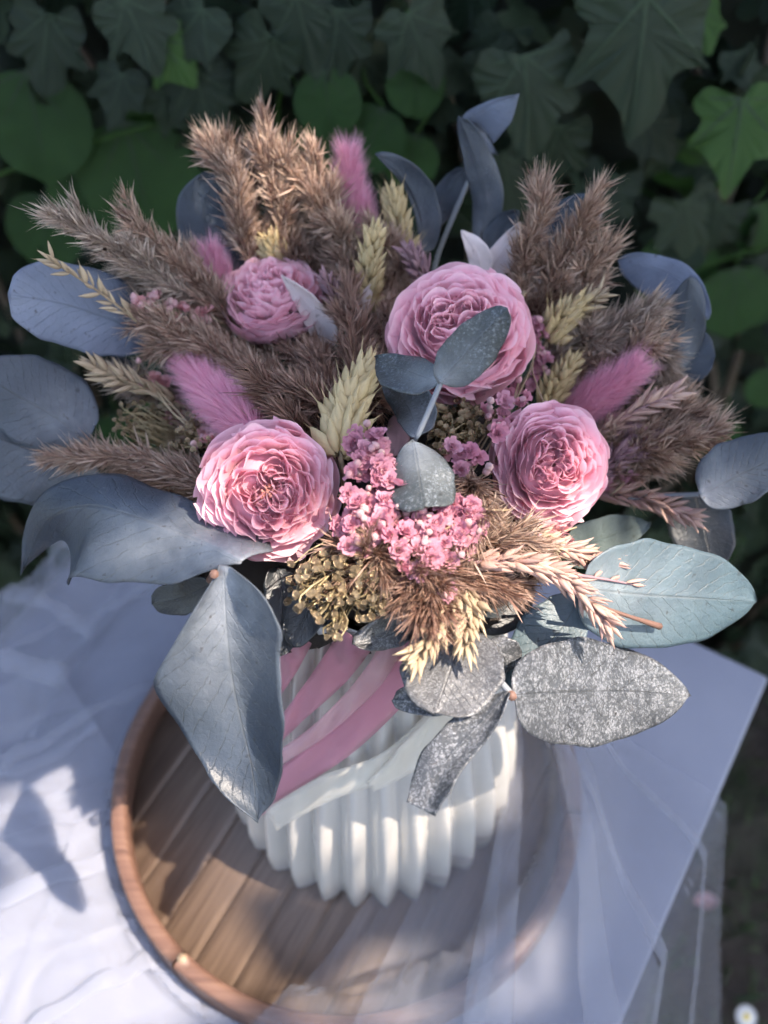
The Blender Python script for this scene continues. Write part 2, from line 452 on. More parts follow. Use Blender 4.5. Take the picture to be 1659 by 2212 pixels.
# ---------------------------------------------------------------- ivy hedge
YH = 0.47
IVY = np.array([(0, 0), (-.16, -.10), (-.36, -.14), (-.48, .02), (-.47, .16), (-.42, .27), (-.50, .40), (-.54, .54), (-.40, .56), (-.28, .60), (-.16, .82), (0, 1.02),
                (.16, .82), (.28, .60), (.40, .56), (.54, .54), (.50, .40), (.42, .27), (.47, .16), (.48, .02), (.36, -.14), (.16, -.10)])
def ivy_mesh(name, mat, seed, young=False):
    r = np.random.RandomState(seed)
    n = len(IVY)
    out = IVY + r.randn(n, 2) * .03
    out[0] = 0
    tips = [out[i].copy() for i in (11, 7, 15, 3, 19)]
    cl = catmull(np.vstack([out, out[:1]]), 67)[:-1]; out = cl; n = len(out)
    cen = np.array([0, .22])
    V = [(*cen, .03)]; F = []
    # inner ring and outer ring, cupped and wavy
    for k, f in enumerate((.55, 1.0)):
        for p in out:
            q = cen + (p - cen) * f
            V.append((q[0], q[1], .03 - .16 * (abs(q[0]) ** 1.5) - .10 * max(q[1] - .3, 0) ** 1.5 + .02 * r.randn() * f))
    for i in range(n):
        j = (i + 1) % n
        F.append((0, 1 + i, 1 + j)); F.append((1 + i, 1 + n + i, 1 + n + j)); F.append((1 + i, 1 + n + j, 1 + j))
    nf = len(F)
    # raised veins
    for tip in range(5):
        e = tips[tip] * .93; d = nrm(np.array([e[0], e[1]])); s = np.array([-d[1], d[0]])
        prev = None
        for q in range(6):
            t = q / 5; p = e * t; w = .017 * (1 - .8 * t)
            z = .045 - .16 * (abs(p[0]) ** 1.5) - .10 * max(p[1] - .3, 0) ** 1.5
            k = len(V); V += [(p[0] - s[0] * w, p[1] - s[1] * w, z - .006), (p[0], p[1], z), (p[0] + s[0] * w, p[1] + s[1] * w, z - .006)]
            if prev is not None: F += [(prev, prev + 1, k + 1), (prev, k + 1, k), (prev + 1, prev + 2, k + 2), (prev + 1, k + 2, k + 1)]
            prev = k
    me = mkmesh(name, np.array(V), F, [mat, M['vein']], var=r.rand(len(V)))
    mi = np.zeros(len(F), np.int32); mi[nf:] = 1
    me.polygons.foreach_set("material_index", mi)
    return me
def round_mesh(name, seed):
    r = np.random.RandomState(seed)
    V, F = [(0, .45, .02)], []
    n = 22
    for f in (.5, 1.0):
        for i in range(n):
            th = 2 * math.pi * i / n
            rad = .5 * (1 - .16 * math.exp(-((th) / .35) ** 2) - .16 * math.exp(-((th - 2 * math.pi) / .35) ** 2) + .14 * math.exp(-((th - math.pi) / .22) ** 2))
            x = math.sin(th) * rad * f; y = .45 - math.cos(th) * rad * f
            V.append((x, y, .02 + (.09 * abs(x) - .18 * x * x - .06 * (y - .4) ** 2 + .012 * r.randn()) * f))
    for i in range(n):
        j = (i + 1) % n
        F += [(0, 1 + i, 1 + j), (1 + i, 1 + n + i, 1 + n + j), (1 + i, 1 + n + j, 1 + j)]
    nf = len(F)
    for a in (0, -.6, .6, -1.2, 1.2):
        d = np.array([math.sin(a), math.cos(a)]); s = np.array([-d[1], d[0]]); prev = None
        for q in range(5):
            t = q / 4; p = d * t * (.82 if a == 0 else .5); w = .011 * (1 - .8 * t); z = .04 + .09 * abs(p[0]) - .18 * p[0] ** 2 - .06 * (p[1] - .4) ** 2
            k = len(V); V += [(p[0] - s[0] * w, p[1] - s[1] * w, z), (p[0] + s[0] * w, p[1] + s[1] * w, z)]
            if prev is not None: F.append((prev, prev + 1, k + 1)); F.append((prev, k + 1, k))
            prev = k
    me = mkmesh(name, np.array(V), F, [M['round'], M['vein']], var=r.rand(len(V)))
    mi = np.zeros(len(F), np.int32); mi[nf:] = 1; me.polygons.foreach_set("material_index", mi)
    return me
def leaf_matrix(parent, loc, size, droop, yaw, spin):
    # local y = leaf length, z = leaf normal; leaves hang with the tip down, faces to the open side (-y)
    R = Matrix.Rotation(yaw, 4, 'Z') @ Matrix.Rotation(droop, 4, 'X') @ Matrix.Rotation(math.pi / 2, 4, 'X') @ Matrix.Rotation(math.pi + spin, 4, 'Z')
    L = np.asarray(loc) - origin(parent)
    return Matrix.Translation(L.tolist()) @ R @ Matrix.Scale(size, 4)
def hedge():
    t = thing("ivy_hedge", "dark wall of glossy ivy leaves rising behind the bouquet", "hedge", (0, YH + .1, ZG))
    # dark twiggy inside
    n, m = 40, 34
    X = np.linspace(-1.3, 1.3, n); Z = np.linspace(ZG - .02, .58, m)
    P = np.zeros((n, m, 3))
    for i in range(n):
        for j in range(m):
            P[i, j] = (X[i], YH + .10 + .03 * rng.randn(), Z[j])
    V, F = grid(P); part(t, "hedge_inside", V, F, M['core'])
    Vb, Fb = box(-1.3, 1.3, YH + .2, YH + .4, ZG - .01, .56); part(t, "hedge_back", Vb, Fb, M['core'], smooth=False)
    stems = []
    for i in range(26):
        x = rng.uniform(-1.0, 1.0); P = [(x, YH + .07, ZG)]
        for k in range(7):
            x += rng.randn() * .05; P.append((x, YH + rng.uniform(.0, .09), ZG + (k + 1) * .175))
        V, F = tube(catmull(P, 26), [.007, .003], 5)
        part(t, "vine_stem", V, F, M['bark'])
    meshes = [ivy_mesh("leaf", M['ivy'], s) for s in range(4)]
    young = [ivy_mesh("leaf", M['ivyl'], 20 + s, True) for s in range(2)]
    # leaves the photo lets one pick out: (px, py of the stalk, size m, spin, young?, y)
    key = [(1395, -10, .102, .05, 0, .41), (1130, 120, .082, .15, 0, .41), (1600, 215, .075, .0, 1, .42), (105, 30, .062, -.2, 0, .43), (270, 0, .058, .3, 0, .42),
           (345, 85, .045, .5, 1, .42), (590, 80, .060, -.5, 0, .42), (640, -10, .06, .2, 0, .43), (730, 20, .055, -.1, 0, .43), (880, 30, .06, .4, 0, .43),
           (265, 160, .045, -.3, 0, .42), (350, 190, .05, .6, 0, .43), (420, 150, .06, .2, 0, .43), (440, 20, .06, -.6, 0, .43), (1080, 330, .06, .3, 0, .44),
           (1210, 270, .065, -.2, 0, .44), (1480, 430, .07, .3, 0, .45), (1390, 260, .05, .6, 0, .45), (1330, 380, .06, -.3, 0, .45), (1560, 440, .055, -.2, 0, .45)]
    used = []
    for px, py, sz, sp, yg, y in key:
        r = ray(px, py); p = CAM + r * ((y - CAM[1]) / r[1])
        me = (young if yg else meshes)[rng.randint(2 if yg else 4)]
        link("leaf", me, t, leaf_matrix(t, p, sz * .9, -.35 + .1 * rng.randn(), sp * .5, sp))
    cand = []
    for i in range(3300):
        x = rng.uniform(-1.25, 1.25); z = rng.uniform(ZG + .02, .62)
        cand.append((x, YH - .02 + rng.uniform(0, .11), z, rng.uniform(.024, .058)))
    def seen(c):
        d = np.array(c[:3]) - CAM; dep = d @ DV
        px = 829.5 + d[0] / dep * FPX; py = 1106 - (d @ UV_) / dep * FPX
        return -120 < px < 1780 and -160 < py < 1300, c[1]
    vis = [c for c in cand if seen(c)[0]]; rest = [c for c in cand if not seen(c)[0]]
    vis.sort(key=lambda c: c[1])
    for c in vis[:280]:
        yg = rng.rand() < .06
        me = young[rng.randint(2)] if yg else meshes[rng.randint(4)]
        link("leaf", me, t, leaf_matrix(t, c[:3], c[3], -.3 + .45 * rng.randn(), .7 * rng.randn(), .7 * rng.randn()))
    VV, FF, va, o = [], [], [], 0
    src = meshes[0]; sv = np.array([v.co[:] for v in src.vertices]); sf = [tuple(p.vertices) for p in src.polygons][:198]
    sv = sv[:133]
    for c in vis[280:] + rest:
        Mx = np.array(leaf_matrix(t, c[:3], c[3], -.3 + .35 * rng.randn(), .5 * rng.randn(), .5 * rng.randn()))
        VV.append(sv @ Mx[:3, :3].T + Mx[:3, 3]); FF += [tuple(i + o for i in f) for f in sf]; o += 133; va += [rng.rand()] * 133
    fo = link("foliage", mkmesh("foliage", np.vstack(VV), FF, M['ivy'], var=va), t); fo["kind"] = "stuff"
hedge()
def round_vine():
    t = thing("round_leaved_climber", "climbing plant with soft round bright green leaves in front of the ivy", "plant", (.1, YH, ZG))
    me = [round_mesh("leaf", s) for s in range(3)]
    spec = [(698, 150, .050, .1, .42), (828, 232, .052, -.3, .425), (668, 248, .048, .3, .43), (885, 122, .045, .2, .44), (900, 290, .045, -.2, .44),
            (1590, 575, .070, .1, .45), (1430, 500, .085, .5, .46), (1630, 440, .045, .3, .46), (1655, 600, .05, -.2, .46), (60, 150, .085, .0, .45),
            (270, 260, .10, .1, .46), (150, 330, .08, .4, .47), (100, 420, .07, -.2, .47), (260, 440, .06, .2, .47), (1660, 790, .05, .2, .46), (250, 890, .07, .2, .47), (1570, 900, .06, -.3, .48), (420, 330, .07, -.3, .48)]
    nodes = []
    for px, py, sz, sp, y in spec:
        r = ray(px, py); p = CAM + r * ((y - CAM[1]) / r[1]); nodes.append(p)
        link("leaf", me[rng.randint(3)], t, leaf_matrix(t, p, sz, -.25, sp * .6, sp))
        V, F = tube(catmull([p + [0, .002, 0], p + [.01 * rng.randn(), .02, .012], p + [.02 * rng.randn(), .05, .02]], 6), .0012, 5)
        part(t, "stalk", V, F, M['ivyl'])
    for pts in ([(330, 270), (120, 330), (-20, 385)], [(640, 100), (600, 250), (640, 420)], [(1450, 600), (1560, 560), (1700, 520)]):
        P = []
        for px, py in pts:
            r = ray(px, py); P.append(CAM + r * ((.44 - CAM[1]) / r[1]))
        V, F = tube(catmull(P, 16), .0018, 6); part(t, "stem", V, F, M['ivyl'])
round_vine()

# ---------------------------------------------------------------- unseen tree added for the dappled shade, crown holed at chosen spots
E1 = nrm(np.cross(SUN, [0, 1, 0])); E2 = np.cross(SUN, E1)
LIT = []   # (world point, radius) of the chosen sun flecks the crown is left open for
def lit(px, py, rad, s=1.0, off=0.0, z=None):
    LIT.append((onz(px, py, z) if z is not None else Q(px, py, s, off), rad))
for a in [(465, 1212, .024), (412, 1170, .017), (482, 1290, .018), (450, 1385, .016), (500, 1490, .010), (535, 1580, .006), (620, 1190, .02), (680, 1120, .016), (620, 1110, .012),
          (960, 1150, .03), (880, 1180, .03), (1020, 1180, .028), (750, 1290, .028), (690, 1270, .02), (820, 1240, .025), (1190, 1105, .026), (1120, 1100, .02), (1250, 1100, .014),
          (930, 1060, .015), (970, 1060, .01), (1130, 1210, .03), (1230, 1230, .03), (1060, 1240, .03), (1340, 1300, .04), (1440, 1290, .04), (1520, 1300, .025), (1170, 1370, .035), (1290, 1370, .03),
          (940, 1430, .04), (1030, 1440, .03), (880, 1370, .03), (1180, 1480, .04), (1290, 1500, .045), (1400, 1500, .035), (1030, 1560, .026), (960, 1650, .026),
          ]:
    lit(a[0], a[1], a[2] * (1.35 if a[0] < 500 else .95), 1.05)
for a in [(590, 370, .024), (570, 450, .018), (680, 340, .014), (545, 270, .016), (620, 430, .012)]:
    lit(a[0], a[1], a[2], 1.0, .045)
for a in [(705, 1465, .016, .245), (630, 1690, .013, .135), (1040, 1650, .006, .12), (660, 1590, .004, .17),
          (430, 2020, .024, .014), (480, 2080, .024, .014), (380, 2090, .02, .014), (790, 2130, .020, .014), (1120, 2010, .008, .035),
          (110, 1880, .012, .02), (70, 2080, .04, .02), (200, 2090, .045, .02), (270, 2010, .022, .02), (120, 2170, .05, .02), (330, 2160, .03, .02), (1140, 2130, .015, .03)]:
    lit(a[0], a[1], a[2], z=a[3])
def tree():
    t = thing("added_shade_tree", "unseen tree added at right to shade the table, crown holed for sun flecks", "tree", (1.9, .75, ZG))
    C0 = np.array([0, .1, .15])
    l2 = np.array([((p - C0) @ E1, (p - C0) @ E2, r) for p, r in LIT])
    n = 12500; a = rng.uniform(-1.2, .64, n); b = rng.uniform(-.72, .52, n); d = rng.uniform(2.5, 3.0, n)
    VV, FF, va, o = [], [], [], 0
    base = np.array([(0, 0, 0), (-.22, .3, .05), (-.24, .6, .04), (0, 1, -.06), (.24, .6, .04), (.22, .3, .05), (0, .5, 0)])
    bf = [(6, 0, 1), (6, 1, 2), (6, 2, 3), (6, 3, 4), (6, 4, 5), (6, 5, 0)]
    for i in range(n):
        dist = np.hypot(l2[:, 0] - a[i], l2[:, 1] - b[i]) - l2[:, 2]
        if dist.min() < .014: continue  # leaves skipped so the sun reaches the chosen flecks
        sz = rng.uniform(.05, .085)
        q = Vector((SUN + rng.randn(3) * .35).tolist()).to_track_quat('Z', 'Y').to_matrix()
        R = np.array(q @ Matrix.Rotation(rng.uniform(0, 6.28), 3, 'Z'))
        p = C0 + E1 * a[i] + E2 * b[i] + SUN * d[i] - origin(t)
        VV.append(((base - [0, .5, 0]) * sz) @ R.T + p); FF += [tuple(k + o for k in f) for f in bf]; o += 7; va += [rng.rand()] * 7
    fo = link("crown", mkmesh("crown", np.vstack(VV), FF, M['crown'], var=va), t); fo["kind"] = "stuff"
    c = C0 + SUN * 2.9
    V, F = tube(catmull([(1.9, .75, ZG - .05), (1.86, .74, .2), (2.0, .72, 1.2), (1.9, .55, 2.3)], 20), [.09, .05], 10); part(t, "trunk", V, F, M['bark'])
    for e in ((-.7, .1), (-.2, -.55), (-.3, .65), (.3, .3)):
        P = [np.array([1.9, .55, 2.28]), (np.array([1.9, .55, 2.3]) + c) / 2 + SUN * .2 + E2 * e[1] * .3, c + E1 * e[0] + E2 * e[1] + SUN * .12]
        V, F = tube(catmull(P, 16), [.03, .004], 7); part(t, "limb", V, F, M['bark'])
tree()

# ---------------------------------------------------------------- table
TA = np.array([.85, -.53, 0]); TA = TA / np.linalg.norm(TA); TB = np.array([-TA[1], TA[0], 0])
A0, A1, B1 = -.289, .212, .247; B0 = B1 - .52
def tab(a, b, z): return TA * a + TB * b + np.array([0, 0, z])
def table():
    c = tab((A0 + A1) / 2, (B0 + B1) / 2, ZG)
    t = thing("side_table", "white painted square table carrying the tray and vase", "table", c)
    def tb(name, a0, a1, b0, b1, z0, z1, bev=.003):
        V, F = box(a0, a1, b0, b1, z0, z1)
        V = np.array([tab(*v) for v in V])
        o = part(t, name, V, F, M['table'], smooth=False)
        m = o.modifiers.new("bev", 'BEVEL'); m.width = bev; m.segments = 3
    tb("table_top", A0, A1, B0, B1, -.022, 0)
    for x in (A0 + .02, A1 - .06):
        for y in (B0 + .02, B1 - .06): tb("leg", x, x + .04, y, y + .04, ZG, -.0225)
    tb("apron", A0 + .062, A1 - .062, B1 - .045, B1 - .027, -.09, -.0225); tb("apron", A0 + .062, A1 - .062, B0 + .027, B0 + .045, -.09, -.0225)
    tb("apron", A0 + .027, A0 + .045, B0 + .062, B1 - .062, -.09, -.0225); tb("apron", A1 - .045, A1 - .027, B0 + .062, B1 - .062, -.09, -.0225)
    tb("stain", 0, 0, 0, 0, 0, 0) if False else None
table()

# ---------------------------------------------------------------- round wooden tray
TR = np.array([0.003, 0.004]); RO = .1515; RI = .1412
def tray():
    t = thing("round_tray", "round dark wooden tray with raised rim under the vase", "tray", (TR[0], TR[1], .002))
    ang = math.radians(62); d = np.array([math.cos(ang), math.sin(ang)]); s = np.array([-d[1], d[0]])
    w = .0275; k = int(RI / w) + 1
    for i in range(-k, k):
        y0, y1 = i * w, (i + 1) * w
        y0c, y1c = max(y0, -RI + .0005), min(y1, RI - .0005)
        if y1c - y0c < .001: continue
        ys = np.linspace(y0c, y1c, 7); V = []
        top = .0105 + 0.0
        for z in (.0025, top):
            for sg in (-1, 1):
                for y in ys:
                    x = sg * math.sqrt(max(RI * RI - y * y, 0)); V.append((x, y, z))
        V = np.array(V); q = len(ys)
        F = []
        for j in range(q - 1):
            F += [(j, q + j, q + j + 1, j + 1), (2 * q + j, 2 * q + j + 1, 3 * q + j + 1, 3 * q + j), (j, j + 1, 2 * q + j + 1, 2 * q + j), (q + j, 3 * q + j, 3 * q + j + 1, q + j + 1)]
        F += [(0, 2 * q, 3 * q, q), (q - 1, 2 * q - 1, 4 * q - 1, 3 * q - 1)]
        # plank kept in its own frame so that the grain follows it
        o = link("plank", mkmesh("plank", V, F, M['floorwood'], smooth=False), t)
        o.rotation_euler = (0, 0, ang); o.location = (0, 0, 0)
    V = [(RI * .995 * math.cos(q * .0982), RI * .995 * math.sin(q * .0982), .0098) for q in range(64)]
    link('base_board', mkmesh('base_board', V, [tuple(range(64))], M['floorwood'], smooth=False), t)
    for a0, a1 in ((-130, -10), (-10, 110), (110, 230)):
        n = 40; th = np.radians(np.linspace(a0 + .25, a1 - .25, n))
        prof = [(RI + .0002, .003), (RI, .0295), (RI + .0012, .0318), (RI + .003, .0325), (RO - .0022, .0325), (RO - .0006, .0312), (RO, .0285), (RO, .002)]
        V = [(r * math.cos(a), r * math.sin(a), z) for a in th for r, z in prof]
        m = len(prof)
        F = [(i * m + j, i * m + j + 1, (i + 1) * m + j + 1, (i + 1) * m + j) for i in range(n - 1) for j in range(m - 1)]
        F += [tuple(range(m)), tuple(range((n - 1) * m, n * m))[::-1]]
        o = link("rim_strip", mkmesh("rim_strip", V, F, M['rimwood']), t)
    a = math.radians(-129.3)
    V, F = tube([((RI + .004) * math.cos(a), (RI + .004) * math.sin(a), .028), ((RI + .004) * math.cos(a), (RI + .004) * math.sin(a), .0335)], .0028, 12)
    F.append(tuple(range(12, 24)))
    link("dowel_pin", mkmesh("dowel_pin", V, F, M['pinwood']), t)
tray()

# ---------------------------------------------------------------- fluted vase
VX = np.array([.019, .015]); VZ0 = .0125
VP = [(0, .0835), (.008, .0875), (.03, .0895), (.08, .0860), (.13, .0785), (.18, .0705), (.225, .0640), (.255, .0600), (.265, .0615)]
def vr(z): return np.interp(z, [p[0] + VZ0 for p in VP], [p[1] for p in VP])
def vase():
    t = thing("fluted_vase", "off white glazed vase with deep vertical flutes on the wooden tray", "vase", (VX[0], VX[1], VZ0))
    nt, nfl = 480, 30
    zz = np.concatenate([np.linspace(0, .012, 6)[:-1], np.linspace(.012, .265, 36)])
    V = []
    prof = [(z, np.interp(z, *zip(*VP))) for z in zz]
    for z, r in prof:
        for i in range(nt):
            th = 2 * math.pi * i / nt + .42 * z / .2 + .035 * math.sin(z * 45)
            th0 = th; f = 1 - abs(math.asin(math.sin(nfl * th / 2)) / (math.pi / 2)); f = f + .10 * math.sin(f * math.pi); R = r * (1 + .115 * f - .075)
            V.append((R * math.cos(th), R * math.sin(th), z))
    for z, r in [(.265, .055), (.25, .052), (.02, .06)]:
        for i in range(nt):
            th = 2 * math.pi * i / nt; V.append((r * math.cos(th), r * math.sin(th), z))
    m = len(prof) + 3
    F = [(j * nt + i, j * nt + (i + 1) % nt, (j + 1) * nt + (i + 1) % nt, (j + 1) * nt + i) for j in range(m - 1) for i in range(nt)]
    V.append((0, 0, 0)); k = len(V) - 1
    F2 = [list(f) for f in F] + [[k, (i + 1) % nt, i] for i in range(nt)]
    link("body", mkmesh("body", V, [tuple(f) for f in F2], M['ceramic']), t)
vase()
def on_vase(px, py, off=.004):
    r = ray(px, py); best = None
    for q in np.linspace(.36, .78, 300):
        p = CAM + r * q; d = math.hypot(p[0] - VX[0], p[1] - VX[1]) - vr(p[2]) * 1.015 - off
        if p[2] < VZ0 + .002: break
        if best is None or d < best[0]: best = (d, p)
        if d < 0: return p
    return best[1]
def ribbon(name, label, pts, w, mat, off, twist=0.0):
    n = 30
    C = catmull(pts, n); wd = np.interp(np.linspace(0, 1, n), np.linspace(0, 1, len(w)), w)
    P = np.zeros((n, 7, 3)); luv = np.zeros((n, 7, 2))
    T = np.gradient(C, axis=0)
    for i in range(n):
        tx, ty = nrm(T[i])
        for j in range(7):
            v = j / 3 - 1
            P[i, j] = on_vase(C[i, 0] - ty * wd[i] * v, C[i, 1] + tx * wd[i] * v, off + .0015 * (1 - v * v) + .0022 * math.sin(i * .45 + v * 2.5) * math.sin(i * .21 + 1))
            luv[i, j] = (i / n * 3, v)
    V, F = grid(P)
    o = link(name, mkmesh(name, V, F, mat, luv=luv.reshape(-1, 2))); solid(o, .0003)
    o["label"] = label; o["category"] = "ribbon"; o["group"] = "ribbons tied around the vase"
ribbon("satin_ribbon", "wide pink satin ribbon slanting across the vase, lowest pink band", [(905, 1395), (860, 1480), (740, 1600), (610, 1690), (540, 1745)], [38, 36, 34, 30, 28], M['satin'], .004)
ribbon("satin_ribbon", "pink satin ribbon with sunlit patch at the top of the vase", [(770, 1380), (720, 1450), (640, 1540), (575, 1610)], [40, 36, 22, 16], M['satin'], .006)
ribbon("satin_ribbon", "narrow pink ribbon tail behind the hanging eucalyptus leaf", [(650, 1370), (615, 1440), (570, 1520)], [30, 28, 20], M['satin'], .005)
ribbon("sheer_ribbon", "half sheer rose ribbon between the two pink satin bands", [(855, 1380), (800, 1470), (700, 1570), (600, 1640)], [24, 24, 18, 14], M['satin2'], .008)
ribbon("organza_ribbon", "sheer cream organza ribbon edging the lowest pink band", [(960, 1540), (840, 1650), (700, 1705), (585, 1770)], [26, 28, 28, 26], M['organza'], .007)
ribbon("organza_ribbon", "cream organza loop crossing the middle of the vase", [(1040, 1500), (960, 1560), (880, 1640), (800, 1700)], [26, 30, 30, 12], M['organza'], .010)

# ---------------------------------------------------------------- tulle
def sup(x, y):
    r = math.hypot(x - TR[0], y - TR[1])
    if r < RI - .012: return .012
    if r < RO + .003: return .034
    return .034 * max(0, 1 - (r - RO - .003) / .03) ** 1.3
def drape(p, a_edge=A1, amin=A0):
    a = p[0] * TA[0] + p[1] * TA[1]; b = p[0] * TB[0] + p[1] * TB[1]; z = p[2]
    if a > a_edge:
        e = a - a_edge; z = z - e * 1.5; a = a_edge + e * .45 + .004
    if a < amin:
        e = amin - a; z = z - e * 1.6; a = amin - e * .5 - .004
    return tab(a, b, z)
def tsheet(label, P, mat):
    V, F = grid(P)
    o = link("tulle_veil", mkmesh("tulle_veil", V, F, mat)); o["label"] = label; o["category"] = "tulle"; o["group"] = "tulle around the tray"
def fbm(x, y, sd):
    v = 0
    for k, (f, a) in enumerate(((1, 1), (2.1, .5), (4.3, .25))):
        v += a * math.sin(f * (x + .6 * math.sin(y * f * .7 + sd + k)) + sd * 1.7 + k * 2.1) * math.cos(f * (y * .9 + .5 * math.sin(x * f * .8 - sd)) + k)
    return v
def pleat(f, sd, pl):
    # overlapping pleats: where this runs backwards the net lies in three layers
    d, z = 0.0, 0.0
    for c, w, a in pl:
        g = math.exp(-((f - c) / w) ** 2)
        d += -a * (f - c) / w * g * 2.2; z += g
    return d, z
def fan(label, gx, gy, a0, a1, rad, base, pl, sd, mat, n=170, m=64):
    g = onz(gx, gy, .03); P = np.zeros((n, m, 3))
    a0, a1 = math.radians(a0), math.radians(a1)
    for i in range(n):
        f = i / (n - 1)
        d, zz = pleat(f, sd, pl)
        for j in range(m):
            q = j / (m - 1)
            th = a0 + f * (a1 - a0) + d + .05 * math.sin(q * 4 + sd) + .035 * fbm(f * 6, q * 5, sd) * q
            r = .012 + q * rad * (1 + .07 * math.sin(f * 11 + sd) + .03 * math.sin(f * 37))
            x = g[0] + r * math.cos(th); y = g[1] + r * math.sin(th)
            z = sup(x, y) + base + .012 * zz * min(1, q * 3) + .006 * (fbm(f * 8, q * 6, sd + 3) + .8) + .02 * (1 - q) ** 3
            P[i, j] = drape((x, y, z))
    tsheet(label, P, mat)
PLA = [(.27, .028, .045), (.60, .03, .05), (.84, .028, .045)]
PLB = [(.38, .06, .09), (.8, .06, .08)]
fan("sheer white tulle fanning out over the right side of the tray and table edge", 1085, 1440, -122, -34, .42, .006, PLA, 1.0, M['tulle'])
fan("narrow upper layer of white tulle falling beside the vase over the tray", 1110, 1430, -112, -70, .40, .020, PLB, 2.3, M['tulle'], 90, 56)
def sheet(label, ox, oy, ang, L_, Wd, base, amp, pl, sd, mat, n=150, m=110):
    # a length of net running from (ox, oy) along ang, pleated lengthwise
    g = onz(ox, oy, 0.0)[:2]; ang = math.radians(ang); e = np.array([math.cos(ang), math.sin(ang)]); h = np.array([-e[1], e[0]])
    P = np.zeros((n, m, 3))
    for i in range(n):
        f = i / (n - 1); d, zz = pleat(f, sd, pl)
        for j in range(m):
            q = j / (m - 1)
            w = (f - .5) * Wd * (1 + .25 * q) + d * Wd + .018 * math.sin(q * 5 + sd + f * 2) + .010 * fbm(f * 7, q * 7, sd)
            l = q * L_ * (1 + .05 * math.sin(f * 13 + sd))
            p = g + e * l + h * w
            r = math.hypot(p[0] - TR[0], p[1] - TR[1]); k = max(0, min(1, (r - RO - .002) / .03))
            if r < RO + .005: p = TR + (p - TR) / max(r, 1e-6) * (RO + .005 + .004 * math.sin(i * .7 + j * .4))
            z = base + (amp * zz + amp * .9 * (fbm(f * 9, q * 8, sd + 5) + .9)) * (.3 + .7 * k)
            P[i, j] = drape((p[0], p[1], z))
    tsheet(label, P, mat)
PLC = [(.10, .03, .04), (.24, .035, .05), (.40, .03, .04), (.55, .04, .05), (.72, .03, .045), (.88, .03, .04)]
PLD = [(.12, .03, .035), (.26, .025, .035), (.36, .03, .04), (.5, .03, .045), (.62, .025, .03), (.75, .03, .04), (.9, .03, .04)]
PLD = [(.18, .03, .035), (.5, .035, .045), (.78, .03, .04)]; PLC = [(.2, .035, .045), (.52, .04, .05), (.83, .03, .04)]
sheet("smooth white tulle layer on the table left of the tray", 330, 1180, -118, .46, .36, .004, .0035, PLC, 1.0, M['tulle2'])
sheet("crumpled tulle hanging over the table's far left edge", 420, 1330, 196, .36, .26, .012, .009, PLD, 4.0, M['tulle'])
PLE = [(.12, .03, .05), (.3, .035, .05), (.45, .025, .04), (.62, .035, .05), (.8, .03, .045)]
sheet("ruffled see-through tulle falling off the table at the left frame edge", 250, 1330, 170, .34, .30, .02, .016, PLE, 9.0, M['tulle'])
sheet("bunched white tulle in bright sun at the lower left of the tray", 330, 1760, -142, .36, .30, .010, .006, PLD, 7.0, M['tulle2'])

# ================================================================= THE BOUQUET
def wfun(spec, u):
    if isinstance(spec, tuple):
        Wd, a, b = spec; g = (u + 1e-6) ** a * (1 - u + 1e-6) ** b; um = a / (a + b); return Wd * g / (um ** a * (1 - um) ** b)
    uu = [p[0] for p in spec]; w = [p[1] for p in spec]
    ud = np.linspace(0, 1, 400); y = np.interp(ud, uu, w); k = np.hanning(25); k /= k.sum()
    yp = np.convolve(np.pad(y, 12, mode='edge'), k, mode='valid'); yp = yp * np.minimum(1, ((1 - ud) / .03) ** .5 if w[-1] < 3 else 1)
    return np.interp(u, ud, yp)
def leaf(par, rib, s, wl, wr, mat, fl=0, fr=0, curl=0.0, wav=.0, name='leaf', off=(0, 0), nu=30, nv=8, bow=0.0, label=None):
    n = nu
    C2 = catmull(rib, n); t = np.linspace(0, 1, n)
    s0, s1 = s if isinstance(s, tuple) else (s, s)
    dep = np.array([dd(C2[0][0], C2[0][1], s0) + off[0], dd(C2[-1][0], C2[-1][1], s1) + off[1]])
    dm = dep[0] * (1 - t) + dep[1] * t - bow * np.sin(math.pi * t)
    C = np.array([pt(C2[i, 0], C2[i, 1], dm[i]) for i in range(n)])
    T = np.gradient(C, axis=0)
    wL, wR = wfun(wl, t) * dm / FPX, wfun(wr, t) * dm / FPX
    ph = random.uniform(0, 6)
    wL = wL * (1 + .025 * np.sin(t * 17 + ph) + .015 * np.sin(t * 31 + 2 * ph)); wR = wR * (1 + .025 * np.sin(t * 15 + ph * 1.7) + .015 * np.sin(t * 29 - ph))
    wav = wav or .0014
    P = np.zeros((n, 2 * nv + 1, 3)); luv = np.zeros((n, 2 * nv + 1, 2))
    for i in range(n):
        tt = nrm(T[i]); vw = nrm(CAM - C[i]); Nn = nrm(vw - tt * (vw @ tt)); Sd = np.cross(tt, Nn)
        for j in range(2 * nv + 1):
            v = j / nv - 1
            w = wR[i] if v > 0 else wL[i]; f = math.tan(math.radians(fr if v > 0 else fl)); av = abs(v)
            P[i, j] = C[i] + Sd * (w * v) + Nn * (w * (f * av * (.35 + .65 * av) + curl * v * v) + wav * math.sin(t[i] * 9 + ph + v * 1.5) * av * av + .0004 * (1 - min(1, av * 9)))
            luv[i, j] = (t[i], v)
    V, F = grid(P)
    o = part(par, name, V, F, mat, luv=luv.reshape(-1, 2)); solid(o, .00045)
    if label: o["label"] = label
    return o
def stem(par, pts, r=.0011, mat=None, s=1.0, name='stem', off=0.0):
    P = [Q(p[0], p[1], p[2] if len(p) > 2 else s, off) for p in pts]
    V, F = tube(catmull(P, 14), r, 7); return part(par, name, V, F, mat or M['stem'])
GE = "eucalyptus sprigs in the bouquet"
